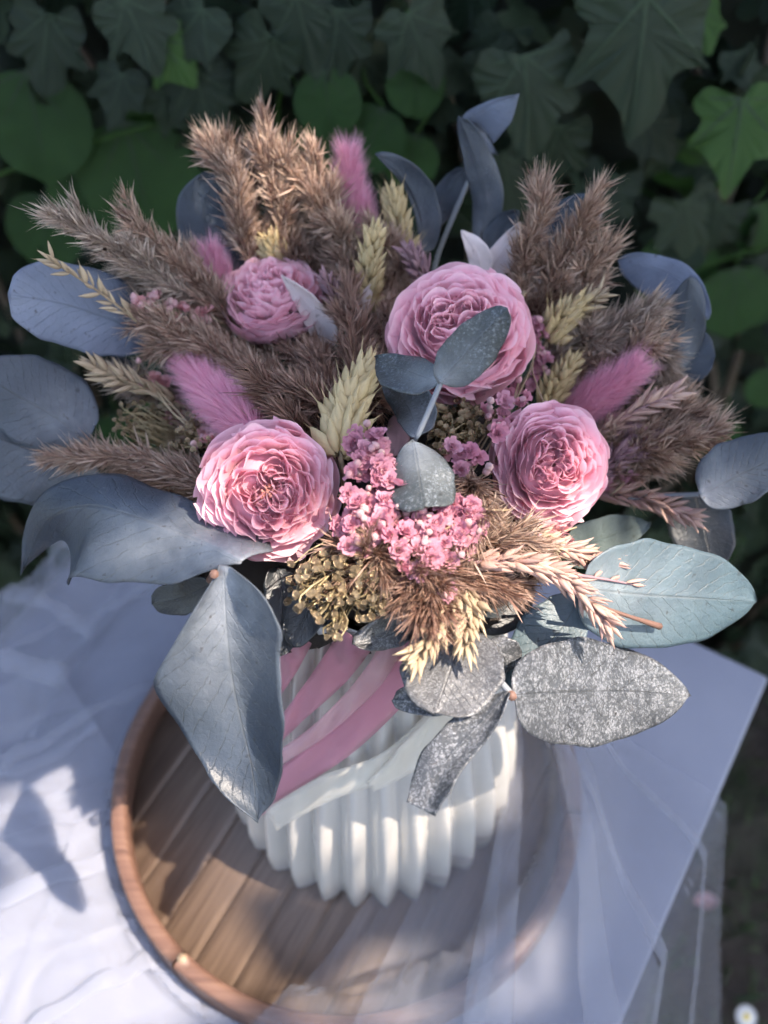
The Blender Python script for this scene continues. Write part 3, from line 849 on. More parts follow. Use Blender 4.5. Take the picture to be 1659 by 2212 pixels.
def sprig(label, px, py, s=.8, name="eucalyptus_sprig", cat="eucalyptus", group=GE):
    return thing(name, label, cat, Q(px, py, s), group)

# front left: folded leaf and hanging leaf from one node
t = sprig("large blue grey eucalyptus sprig front left with folded leaf and hanging pointed leaf", 480, 1230, 1.0)
leaf(t, [(522, 1214), (428, 1168), (300, 1118), (190, 1092), (105, 1125), (50, 1232)], 1.12, [(0, 6), (.05, 30), (.2, 100), (.4, 155), (.6, 165), (.78, 62), (.9, 30), (1, 0)], [(0, 50), (.05, 68), (.12, 80), (.2, 80), (.4, 76), (.6, 64), (.8, 48), (.93, 26), (1, 0)], M['euc'], 12, -52, off=(-.004, .01), bow=.012, nu=44, nv=12, wav=.0035)
leaf(t, [(484, 1222), (488, 1330), (500, 1450), (522, 1560), (545, 1660), (557, 1773)], (1.14, 1.25), [(0, 12), (.025, 66), (.08, 92), (.2, 107), (.4, 95), (.6, 76), (.8, 60), (.92, 36), (1, 0)], [(0, 8), (.05, 22), (.2, 82), (.33, 140), (.40, 164), (.5, 150), (.65, 118), (.8, 92), (.9, 58), (1, 0)], M['euc'], 58, -8, off=(-.004, .03), bow=-.004, nu=44, nv=12, wav=.004)
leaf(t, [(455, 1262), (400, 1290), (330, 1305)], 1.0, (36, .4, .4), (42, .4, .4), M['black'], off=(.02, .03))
V, F = tube(catmull([Q(452, 1255, 1.0, .03), Q(460, 1245, 1.1, .01), Q(463, 1240, 1.15, -.004)], 8), .0018, 10); F.append(tuple(range(70, 80))); part(t, "stem", V, F, M['twig'])

t = sprig("black eucalyptus leaves hanging in shade under the gold baby's breath", 630, 1260, .8)
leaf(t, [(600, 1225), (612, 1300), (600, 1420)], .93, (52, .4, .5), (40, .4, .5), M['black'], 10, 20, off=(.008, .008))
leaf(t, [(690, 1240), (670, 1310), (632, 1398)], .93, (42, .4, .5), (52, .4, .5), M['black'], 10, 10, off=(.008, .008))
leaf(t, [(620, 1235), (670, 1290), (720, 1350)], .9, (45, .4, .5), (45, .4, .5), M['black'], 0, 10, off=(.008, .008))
stem(t, [(660, 1200, .75), (640, 1240, .9)])

# silvered sprig in front
t = sprig("silver speckled eucalyptus sprig front right with two painted leaves from one node", 1095, 1490, .9)
leaf(t, [(1108, 1500), (1230, 1494), (1360, 1493), (1489, 1503)], (1.12, 1.2), (114, .50, .72), (116, .46, .62), M['silver'], -8, -12, off=(-.002, .0), wav=.001, nu=40, nv=12)
leaf(t, [(1098, 1494), (1040, 1565), (970, 1640), (930, 1700), (908, 1747)], (1.12, 1.3), [(0, 4), (.15, 24), (.4, 34), (.7, 40), (.95, 36), (1, 34)], [(0, 4), (.12, 30), (.35, 56), (.55, 56), (.8, 42), (1, 32)], M['silver'], 42, -12, off=(-.002, .02), nu=34, nv=10)
leaf(t, [(1000, 1352), (975, 1440), (939, 1542)], (1.02, 1.1), (112, .42, .42), (108, .42, .42), M['silver2'], 6, -10, off=(.004, -.002), nu=34, nv=10)
leaf(t, [(1075, 1440), (960, 1505), (848, 1512)], 1.04, (36, .4, .4), (40, .4, .4), M['silver'], 0, 0, off=(.012, .012))
leaf(t, [(1050, 1400), (1085, 1420), (1104, 1445)], 1.04, (45, .4, .4), (45, .4, .4), M['silver'], 0, 0, off=(.014, .014))
leaf(t, [(895, 1345), (840, 1372), (764, 1392)], (.98, 1.04), (30, .35, .5), (45, .4, .5), M['silver2'], 10, 20, off=(.01, .01), wav=.002)
leaf(t, [(1030, 1295), (1000, 1325), (985, 1350)], (.95, 1.0), (30, .4, .5), (30, .4, .5), M['silver2'], off=(.01, .01))
stem(t, [(1010, 1400, 1.0), (1060, 1450, 1.08), (1104, 1499, 1.13)], .0014, M['stemg'])
V, F = tube([Q(1103, 1500, 1.13), Q(1107, 1505, 1.15)], .0018, 8); part(t, "node", V, F + [tuple(range(8, 16))], M['twig'])

# teal pair on the right
t = sprig("pale teal eucalyptus pair lit by the sun at right, large pointed leaf", 1250, 1265, .95)
leaf(t, [(1252, 1270), (1370, 1283), (1510, 1292), (1633, 1300)], (1.06, 1.15), (118, .42, .62), (116, .46, .66), M['teal'], 6, -14, off=(0, .0), wav=.0012, nu=40, nv=12)
leaf(t, [(1258, 1268), (1225, 1340), (1165, 1410), (1092, 1500)], (1.05, 1.08), [(0, 4), (.1, 16), (.4, 60), (.7, 85), (.9, 60), (1, 0)], [(0, 4), (.2, 55), (.5, 80), (.8, 62), (1, 0)], M['teal'], 10, 6, off=(.012, .034), nu=34, nv=10)
stem(t, [(1180, 1230, .9), (1252, 1268, 1.06)])
t = sprig("dull grey green eucalyptus leaf just under the right rose", 1240, 1180, .9)
leaf(t, [(1222, 1195), (1300, 1165), (1402, 1128)], (.98, 1.02), (48, .38, .65), (50, .38, .65), M['green'], 8, -6, off=(.01, .01))
stem(t, [(1190, 1180, .8), (1225, 1194, .98)])
t = sprig("dark eucalyptus pair at far right edge, one leaf cut by the frame", 1420, 1075, .9)
leaf(t, [(1512, 1070), (1600, 1025), (1720, 965)], 1.0, (78, .45, .5), (62, .45, .5), M['euc'], 4, 14, off=(-.01, 0), nu=34, nv=10)
leaf(t, [(1500, 1066), (1520, 1140), (1540, 1228)], 1.0, (62, .4, .4), (72, .4, .45), M['black'], 0, 6, off=(.03, .03))
stem(t, [(1330, 1080, .85), (1420, 1072, 1.0), (1512, 1068, 1.0)], .0013, M['stemg'])
t = sprig("shaded black leaves in the gap behind the front oats", 1080, 1290, .85)
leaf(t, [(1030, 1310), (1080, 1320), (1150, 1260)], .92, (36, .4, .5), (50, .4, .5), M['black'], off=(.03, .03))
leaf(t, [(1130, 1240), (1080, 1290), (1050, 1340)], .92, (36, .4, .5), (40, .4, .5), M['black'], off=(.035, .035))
stem(t, [(1080, 1230, .8), (1090, 1290, .92)])

# right upper
t = sprig("blue eucalyptus at right above the reed plumes, three overlapping leaves", 1420, 780, .9)
leaf(t, [(1530, 690), (1480, 610), (1400, 575), (1335, 562)], 1.0, (62, .5, .6), (30, .5, .6), M['eucl'], 0, 0, off=(.05, .06))
leaf(t, [(1452, 800), (1475, 700), (1490, 597)], 1.0, (46, .45, .7), (48, .45, .6), M['euc'], -10, -10, off=(.035, .03))
leaf(t, [(1385, 715), (1450, 770), (1545, 768)], 1.0, (85, .5, .5), (62, .5, .45), M['euc'], 0, -6, off=(.045, .045))
stem(t, [(1300, 770, .6), (1400, 750, 1.0)], .0009, M['stemg'], off=.045)
t = sprig("tall slate blue eucalyptus sprig at the top with four narrow leaves", 960, 520, .9)
leaf(t, [(1075, 335), (1015, 270), (1050, 235), (1118, 204)], 1.0, [(0, 0), (.15, 20), (.35, 18), (.6, 14), (.85, 8), (1, 0)], [(0, 0), (.15, 12), (.35, 62), (.6, 72), (.85, 48), (1, 0)], M['eucl'], 6, -6, off=(.10, .08))
leaf(t, [(1032, 518), (1050, 440), (1028, 350), (992, 252)], 1.0, (30, .45, .6), (40, .45, .5), M['euc'], -8, -10, off=(.07, .06))
leaf(t, [(922, 485), (955, 430), (1002, 362)], 1.0, (26, .45, .5), (40, .45, .5), M['euc'], 0, 0, off=(.08, .08))
leaf(t, [(914, 548), (905, 460), (872, 390), (812, 334)], 1.0, (10, .5, .8), (48, .45, .6), M['euc'], 10, 6, off=(.06, .05))
stem(t, [(930, 620, .8), (950, 540, 1.0), (1000, 420, 1.0), (1040, 330, 1.0)], .0013, M['stemg'], off=.075)
t = sprig("blue eucalyptus leaf half hidden behind the upper right reed plumes", 1150, 600, .9)
leaf(t, [(1130, 640), (1200, 520), (1290, 432)], 1.0, (58, .5, .45), (66, .5, .45), M['euc'], off=(.06, .06))
leaf(t, [(1060, 560), (1075, 500), (1120, 455)], 1.0, (26, .5, .6), (26, .5, .6), M['euc'], off=(.06, .06))
stem(t, [(1100, 680, .8), (1135, 630, 1.0)])

# left
t = sprig("pale blue eucalyptus leaf spreading far left above the others", 330, 720, .9)
leaf(t, [(330, 728), (240, 690), (130, 655), (18, 636)], 1.0, (88, .42, .33), (92, .42, .38), M['eucl'], 4, -10, off=(.02, .02), nu=36, nv=10, wav=.001)
stem(t, [(430, 760, .8), (330, 726, 1.0)])
t = sprig("grey blue eucalyptus pair cut by the left edge of the frame", 210, 980, .9)
leaf(t, [(190, 952), (110, 895), (30, 850), (-50, 800)], 1.0, (88, .4, .5), (104, .38, .5), M['euc'], -4, -6, off=(.012, .02), nu=36, nv=10)
leaf(t, [(215, 1020), (110, 985), (10, 950), (-60, 930)], 1.02, (120, .45, .5), (34, .45, .5), M['euc'], -6, -4, off=(.012, .02), nu=36, nv=10)
stem(t, [(330, 1000, .85), (260, 985, 1.0), (195, 955, 1.0)], .0012, M['stemg'])
t = sprig("slate eucalyptus leaf behind the upper left reed plumes", 470, 600, .85)
leaf(t, [(500, 640), (470, 560), (440, 460), (470, 372)], 1.0, (62, .5, .5), (66, .5, .5), M['euc'], off=(.06, .07))
leaf(t, [(300, 830), (270, 800), (245, 768)], 1.0, (24, .5, .6), (24, .5, .6), M['euc'], off=(.05, .05))
stem(t, [(520, 720, .75), (500, 640, 1.0)], off=.02)

# centre
t = sprig("dark green grey eucalyptus sprig in the centre overlapping the upper right rose", 900, 950, .9)
leaf(t, [(950, 827), (1010, 760), (1096, 667)], (1.28, 1.54), (52, .45, .52), (56, .45, .52), M['eucd'], -6, -8, off=(-.004, -.006), nu=36, nv=10)
leaf(t, [(952, 826), (880, 800), (812, 772)], (1.28, 1.18), (50, .5, .6), (36, .5, .7), M['eucd'], 28, -28, off=(-.002, .0))
leaf(t, [(903, 945), (880, 880), (832, 822)], (1.14, 1.08), (32, .45, .5), (58, .45, .45), M['eucd'], -8, 0, off=(.002, .006))
leaf(t, [(893, 952), (905, 1020), (917, 1097)], (1.16, 1.18), (74, .5, .30), (70, .55, .34), M['eucd'], -14, -14, off=(-.004, -.006), nu=36, nv=10, curl=-.15)
stem(t, [(880, 990, .95), (897, 952, 1.15), (925, 890, 1.22), (952, 826, 1.28), (960, 815, 1.30)], .0012, M['stemg'], off=-.002)
t = sprig("near black eucalyptus leaf folded below the upper left rose", 680, 760, .9)
leaf(t, [(700, 775), (660, 720), (622, 676)], .98, (40, .4, .5), (44, .4, .6), M['black'], 20, 14, off=(.004, .0))
leaf(t, [(940, 800), (900, 750), (862, 716)], 1.0, (22, .4, .6), (24, .4, .6), M['eucd'], off=(.004, .0))
stem(t, [(720, 820, .75), (700, 775, .96)])

GR = "bleached ruscus sprigs"
t = sprig("bleached mauve pointed leaf in front of the upper left rose", 700, 770, .9, "ruscus_sprig", "ruscus", GR)
leaf(t, [(706, 752), (672, 680), (608, 594)], (1.02, 1.08), (22, .5, .9), (36, .5, .9), M['ruscus'], 10, 40)
stem(t, [(730, 830, .8), (706, 752, 1.02)])
t = sprig("slim bleached mauve leaf in front of the upper wheat ear", 760, 760, .9, "ruscus_sprig", "ruscus", GR)
leaf(t, [(752, 700), (775, 660), (806, 612)], (1.04, 1.06), (16, .5, .8), (20, .5, .8), M['ruscus'], 0, 20)
stem(t, [(745, 780, .85), (752, 700, 1.04)])
t = sprig("bleached mauve leaves rising behind the upper right rose", 1060, 620, .85, "ruscus_sprig", "ruscus", GR)
leaf(t, [(1040, 600), (1030, 550), (996, 498)], 1.0, (22, .5, .9), (30, .5, .8), M['ruscus'], 0, 10, off=(.02, .02))
leaf(t, [(1050, 600), (1085, 545), (1124, 480)], 1.0, (26, .5, .9), (34, .5, .9), M['ruscus'], 10, 0, off=(.024, .03))
leaf(t, [(1160, 640), (1180, 610), (1200, 580)], 1.0, (16, .5, .9), (16, .5, .9), M['ruscus'], off=(.02, .02))
stem(t, [(1050, 680, .8), (1045, 600, 1.0)], off=.01)
t = sprig("bleached mauve leaf tip lying under the central wheat ear", 640, 930, .85, "ruscus_sprig", "ruscus", GR)
leaf(t, [(690, 855), (600, 845), (535, 850)], (1.0, 1.02), (12, .5, .9), (12, .5, .9), M['ruscus'])
leaf(t, [(850, 900), (860, 940), (850, 985)], (.95, .98), (26, .5, .6), (26, .5, .6), M['oatm'], off=(.01, .01))
stem(t, [(720, 900, .85), (690, 856, 1.0)])

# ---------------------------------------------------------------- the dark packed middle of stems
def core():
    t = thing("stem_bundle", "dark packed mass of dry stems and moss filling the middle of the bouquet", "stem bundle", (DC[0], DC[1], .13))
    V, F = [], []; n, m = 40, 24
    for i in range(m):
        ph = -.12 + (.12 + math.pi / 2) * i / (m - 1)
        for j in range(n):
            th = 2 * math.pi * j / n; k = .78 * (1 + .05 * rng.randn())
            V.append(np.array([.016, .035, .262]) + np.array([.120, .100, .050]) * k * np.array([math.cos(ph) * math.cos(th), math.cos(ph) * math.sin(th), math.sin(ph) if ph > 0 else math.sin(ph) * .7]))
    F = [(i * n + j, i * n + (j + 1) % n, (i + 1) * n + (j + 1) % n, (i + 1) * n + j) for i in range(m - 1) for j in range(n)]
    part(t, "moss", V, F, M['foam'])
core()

# ---------------------------------------------------------------- roses
def petal_grid(R, r, h, th0, span, base_r, zb, rs, cx=0, cy=0, out=.05, ruf=.035, nu=9, nv=15, twist=.06, lipdrop=.0, steep=1.04):
    P = np.zeros((nu, nv, 3)); luv = np.zeros((nu, nv, 2))
    p1, p2, p3 = rs.uniform(0, 6.28, 3); k1, k2 = rs.uniform(2.2, 4), rs.uniform(4.5, 8)
    sd = 1 if rs.rand() < .5 else -1
    notch = rs.uniform(-.5, .5)
    for i in range(nu):
        t = i / (nu - 1)
        b0, b1, b2 = np.array([base_r, zb]), np.array([r * steep, zb * (.75 if steep > .9 else .55) + h * (.1 if steep > .9 else .30)]), np.array([r, h])
        q = b0 * (1 - t) ** 2 + 2 * b1 * t * (1 - t) + b2 * t * t
        for j in range(nv):
            v = j / (nv - 1) * 2 - 1
            ed = max(0, (t - .45) / .55) ** 2
            rr = q[0] + ed * (out * R * (.6 + .4 * math.cos(v * 2 + p3)) + ruf * R * math.sin(k1 * v + p1) + .45 * ruf * R * math.sin(k2 * v + p2)) + twist * R * v * t * sd
            zz = q[1] + ed * (ruf * R * .9 * math.sin(k1 * v * 1.2 + p2)) - (.13 * R) * abs(v) ** 3 * t - .05 * R * t * math.exp(-((v - notch) / .22) ** 2) * ed - lipdrop * ed * R
            th = th0 + span * v * (.45 + .55 * math.sin(min(t * 1.25, 1) * math.pi / 2))
            P[i, j] = (cx + rr * math.cos(th), cy + rr * math.sin(th), zz); luv[i, j] = (t, v * .5 + .5)
    return P, luv
def rose(label, px, py, Rpx, axis, s, seed, squash=(1, 1), open_c=True, off=0.0, swirls=4, depthf=1.0):
    rs = np.random.RandomState(seed)
    c = Q(px, py, s, off); dep = (c - CAM) @ DV; R = Rpx / FPX * dep
    ax = nrm(RV * axis[0] + UV_ * axis[1] - DV * axis[2])
    t = thing("garden_rose", label, "rose", c - ax * R * .7, "pink roses in the bouquet")
    x = nrm(np.cross(UV_, ax)); y = np.cross(ax, x)
    B = np.stack([x * squash[0], y * squash[1], ax], 1)
    def add(P, luv, mat=M['petal'], name="petal"):
        V, F = grid(P); V = V @ B.T + c
        return part(t, name, V, F, mat, luv=luv.reshape(-1, 2))
    H = lambda f: R * (.50 * (1 - (f / 1.02) ** 2.4) - .12)
    # guard petals hugging the bowl
    for i in range(7):
        add(*petal_grid(R, R * rs.uniform(.96, 1.03), -R * rs.uniform(.12, .24), i * .9 + rs.uniform(-.15, .15), rs.uniform(.58, .7), .16 * R, -.95 * R * depthf, rs, out=.10, ruf=.035, lipdrop=.05))
    for i in range(8):
        add(*petal_grid(R, R * rs.uniform(.93, .98), -R * rs.uniform(.04, .12), i * .785 + rs.uniform(-.15, .15), rs.uniform(.52, .62), .16 * R, -.9 * R * depthf, rs, out=.06, ruf=.035))
    nb = 24; Vb = [(rr * R * math.cos(j * 2 * math.pi / nb), rr * R * math.sin(j * 2 * math.pi / nb), zz * R) for rr, zz in ((.08, -.96 * depthf), (.42, -.86 * depthf), (.72, -.62), (.88, -.34), (.90, -.18), (.75, -.10)) for j in range(nb)]
    Fb = [(i * nb + j, i * nb + (j + 1) % nb, (i + 1) * nb + (j + 1) % nb, (i + 1) * nb + j) for i in range(5) for j in range(nb)]
    part(t, "bowl", np.array(Vb) @ B.T + c, Fb, M['petal'], luv=np.full((len(Vb), 2), .5))
    a = rs.uniform(0, 6)
    rings = [(.97, 10), (.895, 10), (.82, 10), (.745, 9), (.67, 9), (.60, 8), (.53, 7)]
    for f, n in rings:
        for i in range(n):
            th = a + i * 2 * math.pi / n + rs.uniform(-.16, .16); ff = f + rs.uniform(-.03, .03)
            add(*petal_grid(R, ff * R, H(ff) + rs.uniform(-.03, .04) * R, th, rs.uniform(.40, .60) * (1 + (.7 - f) * .5), .12 * R, -.75 * R * depthf, rs, out=rs.uniform(-.02, .08), ruf=rs.uniform(.022, .05), steep=.66 + .34 * max(0, min(1, (.95 - f) / .4))))
        a += 2.4
    # quartered heart: small nested cups around off-centre points
    for k in range(swirls):
        th = k * 2 * math.pi / swirls + rs.uniform(-.25, .25) + seed; rad = rs.uniform(.22, .33) * R; ksz = rs.uniform(.75, 1.25)
        cx, cy = rad * math.cos(th), rad * math.sin(th)
        for q, f in enumerate((.235, .185, .135, .085, .04)):
            f = f * ksz
            nn = 2 if f > .1 else 1
            for e in range(nn):
                add(*petal_grid(R, f * R, R * (.355 + .015 * rs.randn() - .03 * q), th + math.pi * (.5 + e) * (nn == 2) + th * (nn == 1) + rs.uniform(-.4, .4), 1.45 if nn == 2 else 2.2, .02 * R, -.2 * R, rs, cx, cy, out=rs.uniform(-.05, .06), ruf=rs.uniform(.03, .06), twist=rs.uniform(-.05, .08), nv=17))
    for k in range(16):
        th = rs.uniform(0, 6.28); f = rs.uniform(.16, .50)
        add(*petal_grid(R, f * R, R * (.345 + .035 * rs.randn()), th, rs.uniform(.4, .75) * (.5 / max(f, .3)), .06 * R, -.3 * R, rs, out=rs.uniform(-.10, .05), ruf=rs.uniform(.04, .075), twist=rs.uniform(-.12, .12)))
    # closed heart below the rims
    n1, n2 = 7, 20; Vh = []
    for i in range(n1):
        a_ = i / (n1 - 1) * 1.5
        for j in range(n2): Vh.append((.60 * R * math.cos(a_) * math.cos(j * 2 * math.pi / n2), .60 * R * math.cos(a_) * math.sin(j * 2 * math.pi / n2), -.08 * R + .26 * R * math.sin(a_) * (.75 + .25 * math.cos(3 * j * .314))))
    Fh = [(i * n2 + j, i * n2 + (j + 1) % n2, (i + 1) * n2 + (j + 1) % n2, (i + 1) * n2 + j) for i in range(n1 - 1) for j in range(n2)]
    part(t, "heart", np.array(Vh) @ B.T + c, Fh, M['petal'], luv=np.full((len(Vh), 2), .3))
    if open_c:
        parts = []
        for k in range(34):
            th = rs.uniform(0, 6.28); rr = rs.uniform(0, .085) * R
            p0 = np.array([rr * math.cos(th), rr * math.sin(th), 0]); p1 = np.array([rr * 1.5 * math.cos(th), rr * 1.5 * math.sin(th), R * rs.uniform(.17, .24)])
            v1, f1 = tube([p0, p1, p1 + [0, 0, .03 * R]], [.008 * R, .008 * R, .022 * R], 5); parts.append((v1, f1 + [tuple(range(10, 15))]))
        V, F = join(parts); part(t, "stamens", V @ B.T + c, F, M['stamen'])
    # calyx and stalk into the bouquet
    V, F = tube([c - ax * R * .85, c - ax * R * 1.1, c - ax * R * 2.0], [.24 * R, .12 * R, .05 * R], 10); part(t, "stalk", V, F, M['ivyl'])
rose("pink rose front left, the fullest, open to show its red brown heart", 578, 1062, 146, (.12, -.06, 1), 1.10, 3, open_c=True)
rose("pink rose at right with its lower petals in bright sun", 1192, 1005, 132, (.02, -.02, 1), 1.08, 8, squash=(.94, 1.0), open_c=False, swirls=3)
rose("pink rose upper right with a dark leaf lying across it", 995, 706, 152, (-.03, .2, 1), 1.25, 15, squash=(1, .96), open_c=False, swirls=4)
rose("pink rose upper left turned to the sky, smallest in view", 582, 625, 108, (-.03, .55, .85), 1.06, 21, open_c=False, swirls=4, off=.012, depthf=1.15)

# ---------------------------------------------------------------- reed plumes
def plume(label, pts, s0, s1, wpx, mat='plume', nbr=20, nsp=22, hair=500, off=(0, 0), blen=(9, 17), bw=.55, tone=0.0, seed=None, spread=1.0, group="brown reed plumes"):
    rs = np.random.RandomState(seed if seed is not None else rng.randint(1 << 30))
    n = 24
    C2 = catmull(pts, n); t = np.linspace(0, 1, n)
    d0 = dd(*pts[0], s0) + off[0]; d1 = dd(*pts[-1], s1) + off[1]
    C = np.array([pt(C2[i, 0], C2[i, 1], d0 * (1 - t[i]) + d1 * t[i]) for i in range(n)])
    wob = np.cumsum(rs.randn(n, 3) * .0009, axis=0); C = C + wob - wob[0]
    C = C[:max(8, int(n * (.98 if len(pts) > 3 else .97)))]; n = len(C)
    T = np.gradient(C, axis=0); Lt = np.linalg.norm(np.diff(C, axis=0), axis=1).sum()
    wm = (.72 if pts[0][1] > 1005 and 750 < pts[0][0] < 1100 else 1.12) * wpx / FPX * (d0 + d1) / 2
    th = thing("reed_plume", label, "reed plume", C[0], group)
    V, F = tube(np.vstack([C[0] * .5 + (DC - [0, 0, .02]) * .5, C]), [.0006, .0004], 5); part(th, "stem", V, F, M['twig'])
    VV, FF, va = [], [], []
    def at(u):
        i = min(max(u, 0), 1) * (n - 1); k = min(int(i), n - 2); f = i - k
        return C[k] * (1 - f) + C[k + 1] * f, nrm(T[k] * (1 - f) + T[k + 1] * f)
    def blade(p, d, ln, w, v):
        sd = nrm(np.cross(d, rs.randn(3))); sag = rs.randn(3) * ln * .13
        k = len(VV); m = p + d * ln * .38 + sag; tip = p + d * ln + sag * 1.8
        VV.extend([p, m + sd * w, tip, m - sd * w]); FF.append((k, k + 1, k + 2)); FF.append((k, k + 2, k + 3)); va.extend([v * .35, v * .9, min(1, v + .45), v * .9])
    BR = []
    nbr = int(nbr * 1.25)
    for b in range(nbr):
        u = (b + rs.rand()) / nbr; u0 = u * .84
        p, d = at(u0)
        o = nrm(np.cross(d, rs.randn(3))); wid = wm * (1 - .5 * u) * spread * rs.uniform(.35, 1.1)
        bl = Lt * rs.uniform(.10, .27) * (1 - .35 * u); bl = max(bl, .012)
        e = nrm(d + o * min(wid * .75 / bl, .8)); cv = d * .5; bv = rs.randn() * .16; BR.append((p, e, bl, cv))
        for q in range(nsp):
            f = (q + rs.rand()) / nsp
            pp = p + (e * f + cv * f * f * .25) * bl
            dirv = nrm(nrm(e + cv * f * .5) + rs.randn(3) * .13)
            ln = rs.uniform(*blen) * .001 * (1 - .25 * f)
            blade(pp, dirv, ln, rs.uniform(.6, 1.15) * bw * .001, np.clip(.34 + bv + .16 * rs.randn() + .25 * (f - .5) + .22 * (u - .5), 0, 1))
    for h in range(hair):
        p, e, bl, cv = BR[rs.randint(len(BR))]; f = rs.rand()
        pp = p + (e * f + cv * f * f * .25) * bl
        blade(pp, nrm(nrm(e + cv * f * .5) + rs.randn(3) * .30), rs.uniform(5, 13) * .001, rs.uniform(.05, .10) * .001, np.clip(.75 + .2 * rs.randn(), 0, 1))
    k = len(VV); 
    pl = link("plume", mkmesh("plume", np.array(VV) - origin(th), FF, M[mat], smooth=False, var=va), th); pl["kind"] = "stuff"
    return th
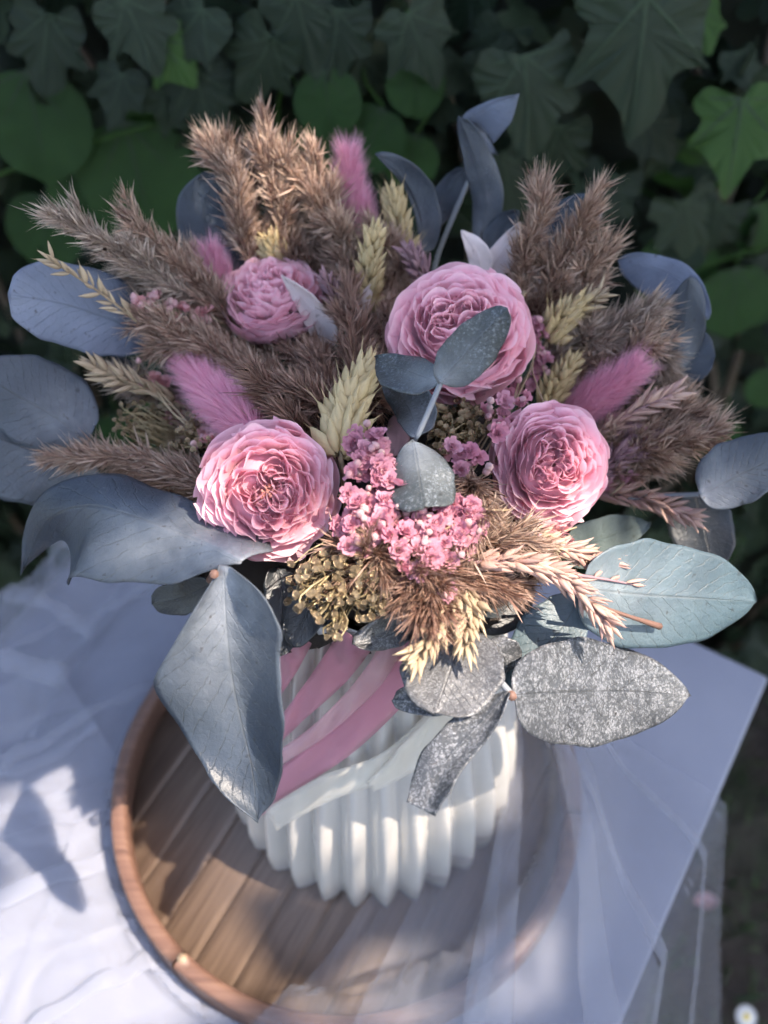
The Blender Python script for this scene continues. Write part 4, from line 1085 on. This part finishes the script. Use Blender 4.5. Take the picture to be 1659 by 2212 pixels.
PL = [
 ("leftmost of the tall reed plumes at the top, leaning left", [(545, 590), (505, 430), (453, 258)], .85, 1.0, 42, 'plumeg', 30, (.03, .06)),
 ("tallest golden reed plume at the top catching backlight", [(600, 590), (570, 420), (517, 213)], .85, 1.0, 44, 'plumeg', 34, (.03, .06)),
 ("short golden reed plume tucked between the two tallest", [(570, 580), (535, 440), (490, 298)], .85, 1.0, 40, 'plumeg', 26, (.035, .065)),
 ("slim reed plume with a single rust tip right of the tallest", [(640, 580), (640, 460), (632, 318)], .85, 1.0, 40, 'plumeg', 26, (.03, .05)),
 ("reed plume with a white lit tip above the upper left rose", [(700, 600), (690, 450), (673, 303)], .85, 1.0, 46, 'plumeg', 30, (.03, .05)),
 ("broad mauve brown reed plume behind the upper left rose", [(770, 680), (720, 530), (648, 385)], .88, 1.0, 62, 'plume', 34, (.02, .035)),
 ("mauve brown reed plume left of the pink bunny tails", [(790, 680), (755, 540), (712, 405)], .88, 1.0, 58, 'plume', 32, (.02, .035)),
 ("dark reed plume behind the upper wheat ears", [(860, 700), (850, 590), (835, 470)], .85, 1.0, 55, 'plume', 26, (.03, .04)),
 ("blond reed plume reaching farthest to the upper left", [(440, 650), (300, 580), (160, 515), (52, 472)], .9, 1.0, 42, 'plumes', 34, (.01, .02)),
 ("long reed plume slanting left of the upper left rose", [(600, 790), (480, 680), (370, 575), (262, 478)], .95, 1.02, 58, 'plume', 40, (.01, .02)),
 ("beige fluffy plume behind the coral blossoms", [(460, 640), (400, 590), (330, 585), (290, 600)], .9, 1.0, 55, 'plumes', 26, (.025, .03)),
 ("wide brown reed plume sweeping left under the coral blossoms", [(640, 860), (500, 770), (380, 710), (230, 672)], .95, 1.03, 78, 'plume', 44, (.004, .01)),
 ("brown reed plume between the coral blossoms and the bunny tail", [(640, 850), (520, 790), (400, 740), (290, 720)], .95, 1.05, 70, 'plume', 40, (.004, .008)),
 ("grey brown plume behind the sparse oats at far left", [(540, 900), (430, 850), (330, 830), (262, 800)], .9, 1.0, 55, 'plumes', 28, (.012, .02)),
 ("tapering reed plume pointing to the left frame edge", [(470, 1020), (330, 990), (180, 975), (42, 972)], .95, 1.02, 48, 'plume', 36, (.004, .008)),
 ("dense brown plume behind the front left rose", [(520, 1080), (400, 1030), (300, 1000), (230, 985)], .93, 1.0, 70, 'plume', 34, (.006, .01)),
 ("lowest brown plume above the folded eucalyptus leaf", [(500, 1110), (420, 1070), (330, 1040), (250, 1025)], .95, 1.02, 55, 'plume', 30, (.006, .012)),
 ("rust brown reed tuft in the centre pointing at the sky", [(765, 860), (760, 760), (748, 630)], 1.0, 1.14, 70, 'plumec', 38, (0, 0)),
 ("rust reed tuft right of centre leaning over the upper right rose", [(780, 860), (820, 780), (868, 665)], 1.0, 1.12, 66, 'plumec', 34, (0, 0)),
 ("dark reed tuft leaning left of the bleached leaf", [(730, 860), (700, 800), (672, 715)], 1.0, 1.08, 50, 'plumec', 26, (0, 0)),
 ("small orange brown reed tuft over the black folded leaf", [(720, 860), (650, 800), (592, 752)], 1.02, 1.10, 38, 'plumec', 22, (0, 0)),
 ("curling rust tuft over the front left rose", [(730, 900), (650, 870), (570, 858)], 1.02, 1.10, 44, 'plumec', 24, (0, 0)),
 ("rust tuft right above the front left rose", [(715, 930), (665, 910), (612, 885)], 1.02, 1.08, 44, 'plumec', 24, (0, 0)),
 ("dark reed tuft behind the central wheat ear", [(770, 900), (830, 850), (880, 800)], .96, 1.04, 55, 'plumec', 24, (.004, .004)),
 ("short brown plume filling between the left bunny tail and the coral blossoms", [(600, 830), (480, 760), (360, 770)], .93, 1.0, 70, 'plume', 34, (.01, .014)),
 ("dark brown plume under the left bunny tail", [(560, 960), (470, 930), (380, 890)], .9, .97, 70, 'plume', 30, (.012, .016)),
 ("mauve brown plume standing behind the upper left rose", [(690, 690), (650, 560), (610, 450)], .86, 1.0, 60, 'plume', 30, (.03, .045)),
 ("brown plume rising behind the bleached leaves between the upper roses", [(850, 760), (870, 640), (880, 560)], .9, 1.0, 60, 'plume', 30, (.02, .03)),
 ("brown plume filling left of the upper left rose", [(560, 700), (470, 640), (400, 560)], .88, 1.0, 66, 'plume', 32, (.03, .035)),
 ("rust plume filling behind the right bunny tail", [(1200, 860), (1300, 800), (1390, 770)], .9, .98, 66, 'plume', 30, (.016, .02)),
 ("rust plume filling right of the right rose", [(1290, 980), (1380, 930), (1470, 900)], .92, .99, 80, 'plume', 34, (.012, .014)),
 ("upright fluffy reed plume right of the bleached leaves", [(1130, 690), (1150, 550), (1178, 398)], .92, 1.0, 48, 'plume', 36, (.02, .03)),
 ("tall reed plume at upper right ending in loose bristles", [(1150, 700), (1220, 540), (1302, 374)], .92, 1.0, 46, 'plume', 38, (.02, .03)),
 ("reed plume at upper right leaning over the blue leaves", [(1170, 720), (1260, 610), (1356, 508)], .92, 1.0, 42, 'plume', 32, (.015, .02)),
 ("short brown plume filling behind the upper right rose", [(1140, 720), (1190, 620), (1240, 520)], .92, 1.0, 60, 'plume', 30, (.018, .025)),
 ("soft grey brown plume at right reaching toward the blue leaves", [(1160, 790), (1280, 720), (1420, 645)], .93, 1.0, 100, 'plumes', 40, (.012, .016)),
 ("brown plume at right under the soft grey one", [(1180, 800), (1300, 745), (1432, 706)], .93, 1.0, 90, 'plume', 38, (.012, .016)),
 ("beige curled plume above the right bunny tail", [(1270, 800), (1380, 760), (1420, 800), (1450, 845)], .92, 1.0, 48, 'plumes', 30, (.02, .03)),
 ("big rust reed plume at far right with crisp bristles", [(1290, 1030), (1400, 960), (1570, 905)], .95, 1.0, 105, 'plume', 44, (.006, .008)),
 ("reed plume at far right rising toward the beige curl", [(1300, 1000), (1400, 910), (1520, 845)], .95, 1.0, 80, 'plume', 34, (.008, .012)),
 ("low reed plume at far right over the dark leaf", [(1290, 1060), (1390, 1030), (1500, 1005)], .95, 1.0, 58, 'plume', 32, (.008, .012)),
 ("rust reed tuft hanging by the right rose with golden blades", [(1020, 1010), (1050, 1080), (1082, 1180)], 1.06, 1.14, 46, 'plumeg', 28, (0, 0)),
 ("brown reed tuft below the pink blossoms pointing to the camera", [(880, 1200), (910, 1270), (965, 1345)], 1.04, 1.14, 60, 'plumec', 36, (0, 0)),
 ("brown reed plume under the blossoms running to the right", [(930, 1235), (1030, 1240), (1150, 1235)], 1.02, 1.06, 56, 'plumec', 34, (0, 0)),
 ("reed plume between the right rose and the front oats", [(1000, 1180), (1080, 1180), (1190, 1185)], 1.02, 1.06, 50, 'plumeg', 30, (0, 0)),
 ("small reed tuft over the gold baby's breath", [(800, 1185), (790, 1200), (775, 1225)], 1.04, 1.08, 34, 'plumec', 14, (0, 0)),
 ("brown reed tuft at the right edge of the gold baby's breath", [(850, 1195), (865, 1240), (885, 1300)], 1.04, 1.10, 40, 'plumec', 24, (0, 0)),
]
for i, (lb, pts, s0, s1, w, mt, nb, of) in enumerate(PL):
    crisp = mt in ('plumec', 'plumeg')
    plume(lb, pts, s0, s1, w, mt, nb, 34, 2400 if not crisp else 1600, of, (4, 11) if not crisp else (5, 13), .30 if not crisp else .33, seed=100 + i)

# ---------------------------------------------------------------- bunny tails
def bunny(label, pts, s0, s1, wpx, nh=4200, off=(0, 0), seed=1):
    rs = np.random.RandomState(seed); n = 20
    C2 = catmull(pts, n); t = np.linspace(0, 1, n)
    d0 = dd(*pts[0], s0) + off[0]; d1 = dd(*pts[-1], s1) + off[1]
    C = np.array([pt(C2[i, 0], C2[i, 1], d0 * (1 - t[i]) + d1 * t[i]) for i in range(n)])
    T = np.gradient(C, axis=0); wm = wpx / FPX * (d0 + d1) / 4
    th = thing("bunny_tail", label, "bunny tail", C[0], "pink bunny tail grasses")
    prof = lambda u: wm * .62 * (max(0, math.sin(math.pi * min(1, (u * .93 + .05)) ** .72))) ** .75
    V, F = tube(C, [prof(u) for u in t], 10); part(th, "head", V, F, M['bunny'], var=np.full(len(V), .2))
    V, F = tube([C[0], C[0] * .4 + (DC - [0, 0, .03]) * .6], .001, 5); part(th, "stem", V, F, M['stem'])
    VV, FF, va = [], [], []
    for h in range(nh):
        u = rs.rand() ** 1.1 * .97; i = u * (n - 1); k = min(int(i), n - 2); f = i - k
        p = C[k] * (1 - f) + C[k + 1] * f; d = nrm(T[k]); o = nrm(np.cross(d, rs.randn(3)))
        pr = p + o * prof(u) * .9; dr = nrm(d * rs.uniform(.6, 1.25) + o * rs.uniform(.45, 1.0) + rs.randn(3) * .16)
        ln = rs.uniform(.005, .0125); w = rs.uniform(.00008, .00016); sd = nrm(np.cross(dr, rs.randn(3)))
        bend = d * ln * .25; k0 = len(VV); mid = pr + dr * ln * .5; tip = pr + dr * ln + bend
        VV += [pr - sd * w, pr + sd * w, mid + sd * w * .7, mid - sd * w * .7, tip]; FF += [(k0, k0 + 1, k0 + 2), (k0, k0 + 2, k0 + 3), (k0 + 3, k0 + 2, k0 + 4)]
        v = np.clip(.42 + .18 * rs.randn(), 0, 1); va += [v * .6, v * .6, v, v, min(1, v + .45)]
    o = link("hairs", mkmesh("hairs", np.array(VV) - origin(th), FF, M['bunny'], smooth=False, var=va), th); o["kind"] = "stuff"
bunny("large pink bunny tail above the front left rose", [(550, 935), (480, 870), (390, 780)], 1.04, 1.08, 128, 6500, (-.002, -.002), 1)
bunny("pink bunny tail at right above the right rose", [(1225, 905), (1300, 850), (1385, 785)], 1.0, 1.04, 92, 5000, (0, 0), 2)
bunny("topmost pink bunny tail standing behind the wheat", [(758, 500), (755, 420), (752, 320)], 1.0, 1.0, 66, 3500, (.05, .06), 3)
bunny("blurred pink bunny tail just below the topmost one", [(785, 590), (782, 510), (775, 425)], 1.0, 1.0, 70, 3500, (.04, .05), 4)
bunny("small pink bunny tail peeping left of the upper left rose", [(490, 625), (470, 590), (450, 540)], 1.0, 1.0, 52, 2500, (.03, .035), 5)

# ---------------------------------------------------------------- wheat ears and oats
def grain_mesh(name, L_, w_, mat, awn=.0, groove=True):
    n, k = 9, 8; V = []
    for i in range(n):
        u = i / (n - 1); r = w_ * (math.sin(math.pi * (u ** .8)) ** .8 if 0 < u < 1 else 0.02) * (1 - .25 * u) + w_ * .03
        for j in range(k):
            th = 2 * math.pi * j / k; rr = r * (1 + (.18 if groove and j % 2 == 0 else -.06))
            V.append((rr * math.cos(th), rr * .72 * math.sin(th) + .12 * L_ * math.sin(u * 2.2) * .5, L_ * u))
    F = [(i * k + j, i * k + (j + 1) % k, (i + 1) * k + (j + 1) % k, (i + 1) * k + j) for i in range(n - 1) for j in range(k)]
    if awn:
        b = len(V); V += [(w_ * .12, .1 * L_ * .5, L_ * .9), (-w_ * .12, .1 * L_ * .5, L_ * .9), (0, .16 * L_, L_ + awn)]; F = [tuple(f) for f in F] + [(b, b + 1, b + 2)]
    return mkmesh(name, V, F, mat)
GM = {m: [grain_mesh("grain", .0100, .0023, M[m], .003), grain_mesh("grain", .0090, .0025, M[m], .002), grain_mesh("grain", .0105, .0018, M[m], .006)] for m in ('wheat',)}
OM = {m: [grain_mesh("spikelet", .0075, .00105, M[m], .001), grain_mesh("spikelet", .0085, .0009, M[m], .0), grain_mesh("spikelet", .0066, .0012, M[m], .002)] for m in ('oatp', 'oatm', 'oatb', 'wheat')}
def ear(label, pts, s0, s1, wpx, rows=9, mat='wheat', off=(0, 0), seed=1, size=1.0):
    rs = np.random.RandomState(seed); n = 20
    C2 = catmull(pts, n); t = np.linspace(0, 1, n)
    d0 = dd(*pts[0], s0) + off[0]; d1 = dd(*pts[-1], s1) + off[1]
    C = np.array([pt(C2[i, 0], C2[i, 1], d0 * (1 - t[i]) + d1 * t[i]) for i in range(n)]); T = np.gradient(C, axis=0)
    th = thing("wheat_ear", label, "wheat", C[0], "dried wheat ears")
    V, F = tube(np.vstack([C[0] * .4 + (DC - [0, 0, .03]) * .6, C]), .0012, 6); part(th, "stem", V, F, M['stem'])
    tw = rs.uniform(0, 1)
    for r in range(rows):
        u = r / rows; i = u * (n - 1); k = int(i); p = C[k] + (C[min(k + 1, n - 1)] - C[k]) * (i - k); d = nrm(T[k])
        vw = nrm(CAM - p); side = nrm(np.cross(d, vw)); fr = np.cross(side, d)
        sc = size * (1.06 - .35 * u)
        tilt = .72 - .3 * u
        for q, (a, b) in enumerate(((1, .25), (-1, .25), (.42, .85), (-.42, .85), (.1, 1.0), (.6, -.6), (-.6, -.6))):
            if (q == 4) != (r % 2 == 0) and q == 4: continue
            o = nrm(side * a + fr * b + rs.randn(3) * .08)
            z = nrm(d + o * tilt * rs.uniform(.85, 1.25))
            g = link("grain", GM['wheat'][rs.randint(3)], th, mtx(th, p + o * .0022 * sc + d * rs.uniform(-.001, .001), z, sc * rs.uniform(.9, 1.15) * wpx / 96, rs.uniform(0, 6.28)))
    for e in range(3):
        link("grain", GM['wheat'][2], th, mtx(th, C[-1] - nrm(T[-1]) * .002, nrm(nrm(T[-1]) + rs.randn(3) * .15), .8 * size * wpx / 100, rs.rand() * 6))
ear("large cream wheat ear in the centre beside the pink blossoms", [(735, 985), (750, 890), (790, 800)], 1.07, 1.13, 150, 12, seed=1)
ear("greenish wheat ear between the two upper roses", [(788, 665), (798, 590), (808, 500)], 1.02, 1.06, 112, 9, off=(.008, .01), seed=2)
ear("blurred wheat ear behind the upper one at the top", [(868, 590), (860, 500), (848, 420)], .98, 1.0, 120, 9, off=(.045, .05), seed=3)
ear("blond wheat ear at right between the two right roses", [(1180, 880), (1205, 830), (1240, 780)], 1.0, 1.06, 100, 7, seed=4)
ear("short wheat ear right of the upper right rose", [(1185, 735), (1215, 690), (1255, 655)], .98, 1.0, 110, 7, off=(.006, .006), seed=5)
ear("small wheat tip just above the upper left rose", [(598, 565), (590, 540), (582, 520)], .95, 1.0, 100, 4, off=(.03, .03), seed=6)

def oat(label, pts, s0, s1, wpx, nodes=14, mat='oatp', off=(0, 0), seed=1, dens=4, size=1.0, spread=.75, sparse_tip=.0, name="oat_spike", cat="oat", grp="dried oat spikes"):
    rs = np.random.RandomState(seed); n = 24
    C2 = catmull(pts, n); t = np.linspace(0, 1, n)
    d0 = dd(*pts[0], s0) + off[0]; d1 = dd(*pts[-1], s1) + off[1]
    C = np.array([pt(C2[i, 0], C2[i, 1], d0 * (1 - t[i]) + d1 * t[i]) for i in range(n)]); T = np.gradient(C, axis=0)
    th = thing(name, label, cat, C[0], grp)
    V, F = tube(C, [.0009, .0004], 5); part(th, "stem", V, F, M['oatm'] if mat == 'oatp' else M['stem'])
    wm = wpx / FPX * (d0 + d1) / 4
    for r in range(nodes):
        u = (r + .5) / nodes; i = u * (n - 1); k = min(int(i), n - 2); p = C[k] + (C[k + 1] - C[k]) * (i - k); d = nrm(T[k])
        for q in range(dens):
            o = nrm(np.cross(d, rs.randn(3))); rad = wm * (1 - .5 * u) * rs.uniform(.0, .9)
            z = nrm(d + o * spread * rs.uniform(.4, 1.2))
            link("spikelet", OM[mat][rs.randint(3)], th, mtx(th, p + o * rad * .5 + d * rad * .6, z, size * rs.uniform(.95, 1.45), rs.rand() * 6.28))
    link("spikelet", OM[mat][0], th, mtx(th, C[-1], nrm(T[-1]), size, 0))
oat("long pink oat spike arching over the teal leaf in front", [(1010, 1215), (1120, 1215), (1220, 1250), (1312, 1345)], 1.06, 1.16, 64, 30, 'oatp', seed=1, dens=5)
oat("pink oat spike pointing right below the right rose", [(1060, 1190), (1190, 1180), (1335, 1218)], 1.04, 1.10, 64, 26, 'oatp', seed=2, dens=5)
oat("bare twig of pink oat with two last grains over the teal leaf", [(1230, 1240), (1300, 1250), (1365, 1262)], 1.08, 1.12, 20, 4, 'oatp', seed=3, dens=1)
oat("cream tipped oat spike at right below the far reed plumes", [(1280, 1065), (1380, 1075), (1488, 1115)], .98, 1.02, 54, 22, 'oatp', seed=4, dens=4, size=1.1)
oat("beige pink oat spike beside the right bunny tail", [(1270, 960), (1340, 905), (1450, 852)], .99, 1.0, 52, 20, 'oatp', seed=5, dens=4, size=1.15)
oat("mauve bristly spike beside the right rose", [(1270, 1030), (1330, 990), (1395, 965)], .98, 1.0, 90, 22, 'oatm', seed=6, dens=7, size=1.15)
oat("second mauve spike just above the first one", [(1270, 1000), (1320, 960), (1360, 930)], .97, .99, 70, 14, 'oatm', seed=16, dens=5)
oat("sparse beige oat spike at far left over the pale blue leaf", [(310, 705), (220, 635), (110, 562)], .98, 1.0, 44, 13, 'oatb', seed=7, dens=2, off=(.005, .005))
oat("sparse oat spike with pale hulls over the gap at left", [(400, 880), (300, 835), (205, 792)], 1.0, 1.02, 54, 16, 'oatb', seed=8, dens=3, size=1.15)
oat("cream oat cluster hanging over the silvered round leaf", [(985, 1265), (960, 1340), (895, 1420)], 1.04, 1.14, 80, 20, 'oatb', seed=9, dens=5)
oat("cream oat cluster facing the camera beside the silvered round leaf", [(1010, 1270), (1015, 1320), (1000, 1385)], 1.03, 1.10, 80, 16, 'oatb', seed=10, dens=5)
oat("beige oat tuft behind the wheat right of the upper right rose", [(1180, 720), (1230, 680), (1290, 640)], .97, 1.0, 60, 14, 'oatb', seed=11, dens=4, off=(.008, .01))
oat("golden oat tuft just under the right rose", [(1100, 1165), (1150, 1165), (1190, 1175)], 1.04, 1.06, 66, 12, 'oatb', seed=12, dens=6, size=.8)
oat("dark mauve spike tip behind the upper right rose", [(930, 620), (910, 590), (890, 553)], .95, .98, 60, 10, 'oatm', seed=13, dens=5, off=(.02, .02))
oat("small brown spike in front of the upper left rose", [(745, 710), (725, 650), (705, 605)], .98, 1.0, 54, 14, 'oatm', seed=14, dens=5, size=.8)
t = thing("dry_twig", "bare reddish dry twig with blunt end lying across the teal leaf", "twig", Q(1262, 1296, 1.1))
V, F = tube(catmull([Q(1262, 1296, 1.1), Q(1340, 1325, 1.13), Q(1425, 1353, 1.15)], 14), [.0009, .0008, .0009, .0016], 7); part(t, "twig", V, F + [tuple(range(91, 98))], M['twig'])

# ---------------------------------------------------------------- small blossoms
def blossom_mesh(seed, mat):
    r = np.random.RandomState(seed); V, F = [], []
    for ring, (n, ln, el) in enumerate(((6, 1.0, .5), (6, .85, .85), (5, .6, 1.2), (3, .4, 1.4))):
        for i in range(n):
            th = 2 * math.pi * i / n + ring * .5 + r.uniform(-.2, .2); e = el + r.uniform(-.15, .15); l = ln * r.uniform(.85, 1.1)
            d = np.array([math.cos(th) * math.cos(e), math.sin(th) * math.cos(e), math.sin(e)]); s = np.array([-math.sin(th), math.cos(th), 0]); up = np.cross(d, s)
            k = len(V)
            V += [np.zeros(3) + d * .08, d * l * .5 + s * .36 * l + up * r.randn() * .07, d * l * .92 + s * .26 * l + up * r.randn() * .12, d * l * .96 + up * r.randn() * .1, d * l * .95 - s * .25 * l + up * r.randn() * .12, d * l * .5 - s * .36 * l + up * r.randn() * .07, d * l * .5 - up * .06]
            F += [(k, k + 1, k + 6), (k + 1, k + 2, k + 6), (k + 2, k + 3, k + 6), (k + 3, k + 4, k + 6), (k + 4, k + 5, k + 6), (k + 5, k, k + 6)]
    return mkmesh("blossom", V, F, mat, smooth=True)
def bud_mesh(mat):
    n, k = 7, 8; V = []
    for i in range(n):
        u = i / (n - 1); r = .62 * math.sin(math.pi * (.06 + .94 * u) ** .9) + .05
        for j in range(k):
            th = 2 * math.pi * j / k + u * .7; q = r * (1 + .12 * math.cos(th * 4)); V.append((q * math.cos(th), q * math.sin(th), u * 1.7))
    F = [(i * k + j, i * k + (j + 1) % k, (i + 1) * k + (j + 1) % k, (i + 1) * k + j) for i in range(n - 1) for j in range(k)] + [tuple(range((n - 1) * k, n * k))]
    return mkmesh("bud", V, F, mat)
BL = {m: [blossom_mesh(s, M[m]) for s in range(5)] for m in ('flower', 'flowerr')}
BU = bud_mesh(M['bud'])
def cluster(label, ells, s, size=.0056, budf=.35, mat='flower', seed=1, off=0.0, root=None):
    rs = np.random.RandomState(seed); e0 = ells[0]
    rt = Q(*(root or (e0[0], e0[1])), .72, off)
    th = thing("blossom_spray", label, "blossom spray", rt, "pink dried blossom sprays")
    tubes = []
    for cx, cy, rx, ry, n in ells:
        for i in range(n):
            a = rs.uniform(0, 6.28); q = math.sqrt(rs.rand()); px, py = cx + rx * q * math.cos(a), cy + ry * q * math.sin(a)
            p = Q(px, py, s + rs.uniform(-.05, .04), off)
            o = nrm(nrm(p - DC) * .5 + nrm(CAM - p) * .5 + rs.randn(3) * .35)
            if rs.rand() < budf: link("bud", BU, th, mtx(th, p, o, size * rs.uniform(.42, .60), rs.rand() * 6))
            else: link("blossom", BL[mat][rs.randint(5)], th, mtx(th, p, o, size * rs.uniform(.8, 1.2), rs.rand() * 6))
            if i % 2 == 0: tubes.append(tube(catmull([p, p - o * .012 + rs.randn(3) * .003, p * .5 + rt * .5, rt], 7), .00045, 4))
    V, F = join(tubes); part(th, "stems", V, F, M['stem'])
cluster("big spray of bright pink blossoms in the middle between the two front roses", [(880, 1070, 75, 80, 74), (800, 1060, 62, 80, 62), (960, 1150, 72, 62, 68), (790, 1150, 60, 45, 38), (900, 1190, 60, 50, 46), (795, 960, 38, 45, 30), (1010, 1110, 30, 40, 20)], 1.12, .0046, .34, 'flower', 1)
cluster("pink blossoms on thin stems at the right side of the upper right rose", [(1160, 740, 22, 55, 14), (1168, 790, 22, 25, 8), (1120, 850, 36, 26, 10)], 1.10, .0045, .35, 'flower', 2)
cluster("pink blossoms left of the right rose above the gold spray", [(1075, 900, 40, 45, 20), (970, 972, 14, 10, 2), (1030, 1000, 40, 30, 8)], 1.07, .0050, .45, 'flower', 3)
cluster("coral pink buds over the pale blue leaf at left", [(340, 670, 50, 38, 26), (410, 690, 45, 28, 18), (285, 655, 12, 8, 2)], 1.02, .0050, .62, 'flowerr', 4, .006)
cluster("scattered coral buds among the grasses at left", [(330, 830, 55, 16, 8), (400, 890, 40, 20, 9), (440, 950, 25, 25, 6), (310, 780, 10, 8, 1)], 1.02, .0046, .6, 'flowerr', 5, .004)
cluster("small magenta blossoms right of the right rose", [(1340, 1040, 40, 18, 8), (1395, 932, 10, 10, 2)], 1.02, .0046, .3, 'flower', 6)
cluster("coral blossoms tucked under the right rose", [(1190, 1165, 36, 24, 12)], 1.03, .0050, .3, 'flowerr', 7)
cluster("two loose pink blossoms hanging below the big spray", [(898, 1240, 14, 14, 3), (965, 1285, 12, 10, 2)], 1.12, .0050, .3, 'flower', 8, root=(900, 1180))

# ---------------------------------------------------------------- gold sprayed baby's breath
def bead_mesh(seed):
    r = np.random.RandomState(seed); n, k = 7, 9; V = []
    for i in range(n):
        ph = math.pi * i / (n - 1)
        for j in range(k):
            th = 2 * math.pi * j / k; q = 1 + r.uniform(-.16, .2); V.append((q * math.sin(ph) * math.cos(th), q * math.sin(ph) * math.sin(th), q * math.cos(ph) * 1.1))
    F = [(i * k + j, i * k + (j + 1) % k, (i + 1) * k + (j + 1) % k, (i + 1) * k + j) for i in range(n - 1) for j in range(k)]
    return mkmesh("seed_head", V, F, M['gold'], smooth=False)
GB = [bead_mesh(s) for s in range(4)]
def gold(label, ells, s, root, seed, off=0.0, size=.00142):
    rs = np.random.RandomState(seed); rt = Q(*root, .82, off)
    th = thing("gold_spray", label, "baby's breath", rt, "gold baby's breath sprays")
    tubes = []
    for cx, cy, rx, ry, n in ells:
        for i in range(n):
            a = rs.uniform(0, 6.28); q = math.sqrt(rs.rand()); p = Q(cx + rx * q * math.cos(a), cy + ry * q * math.sin(a), s + rs.uniform(-.09, .06), off)
            link("seed_head", GB[rs.randint(4)], th, mtx(th, p, rs.randn(3), size * rs.uniform(.72, 1.18), 0))
            mid = p * .55 + rt * .45 + rs.randn(3) * .005
            tubes.append(tube(catmull([p, p * .8 + mid * .2 + rs.randn(3) * .0015, mid, rt], 7), .00035, 4))
    V, F = join(tubes); part(th, "stems", V, F, M['goldstem'])
gold("gold painted baby's breath in front, beads hanging over the vase", [(735, 1270, 105, 75, 104), (775, 1220, 75, 40, 76), (690, 1240, 70, 45, 34), (715, 1350, 40, 35, 12), (640, 1290, 28, 40, 9), (800, 1290, 40, 50, 40)], 1.08, (800, 1200), 1)
gold("dark bronze baby's breath in the centre above the pink blossoms", [(985, 920, 62, 66, 110), (1010, 880, 40, 30, 30)], 1.0, (980, 950), 2)
gold("bronze baby's breath at left over the dark gap", [(330, 930, 92, 42, 74), (410, 930, 50, 45, 48), (300, 900, 60, 35, 22)], 1.02, (470, 980), 3, .004)
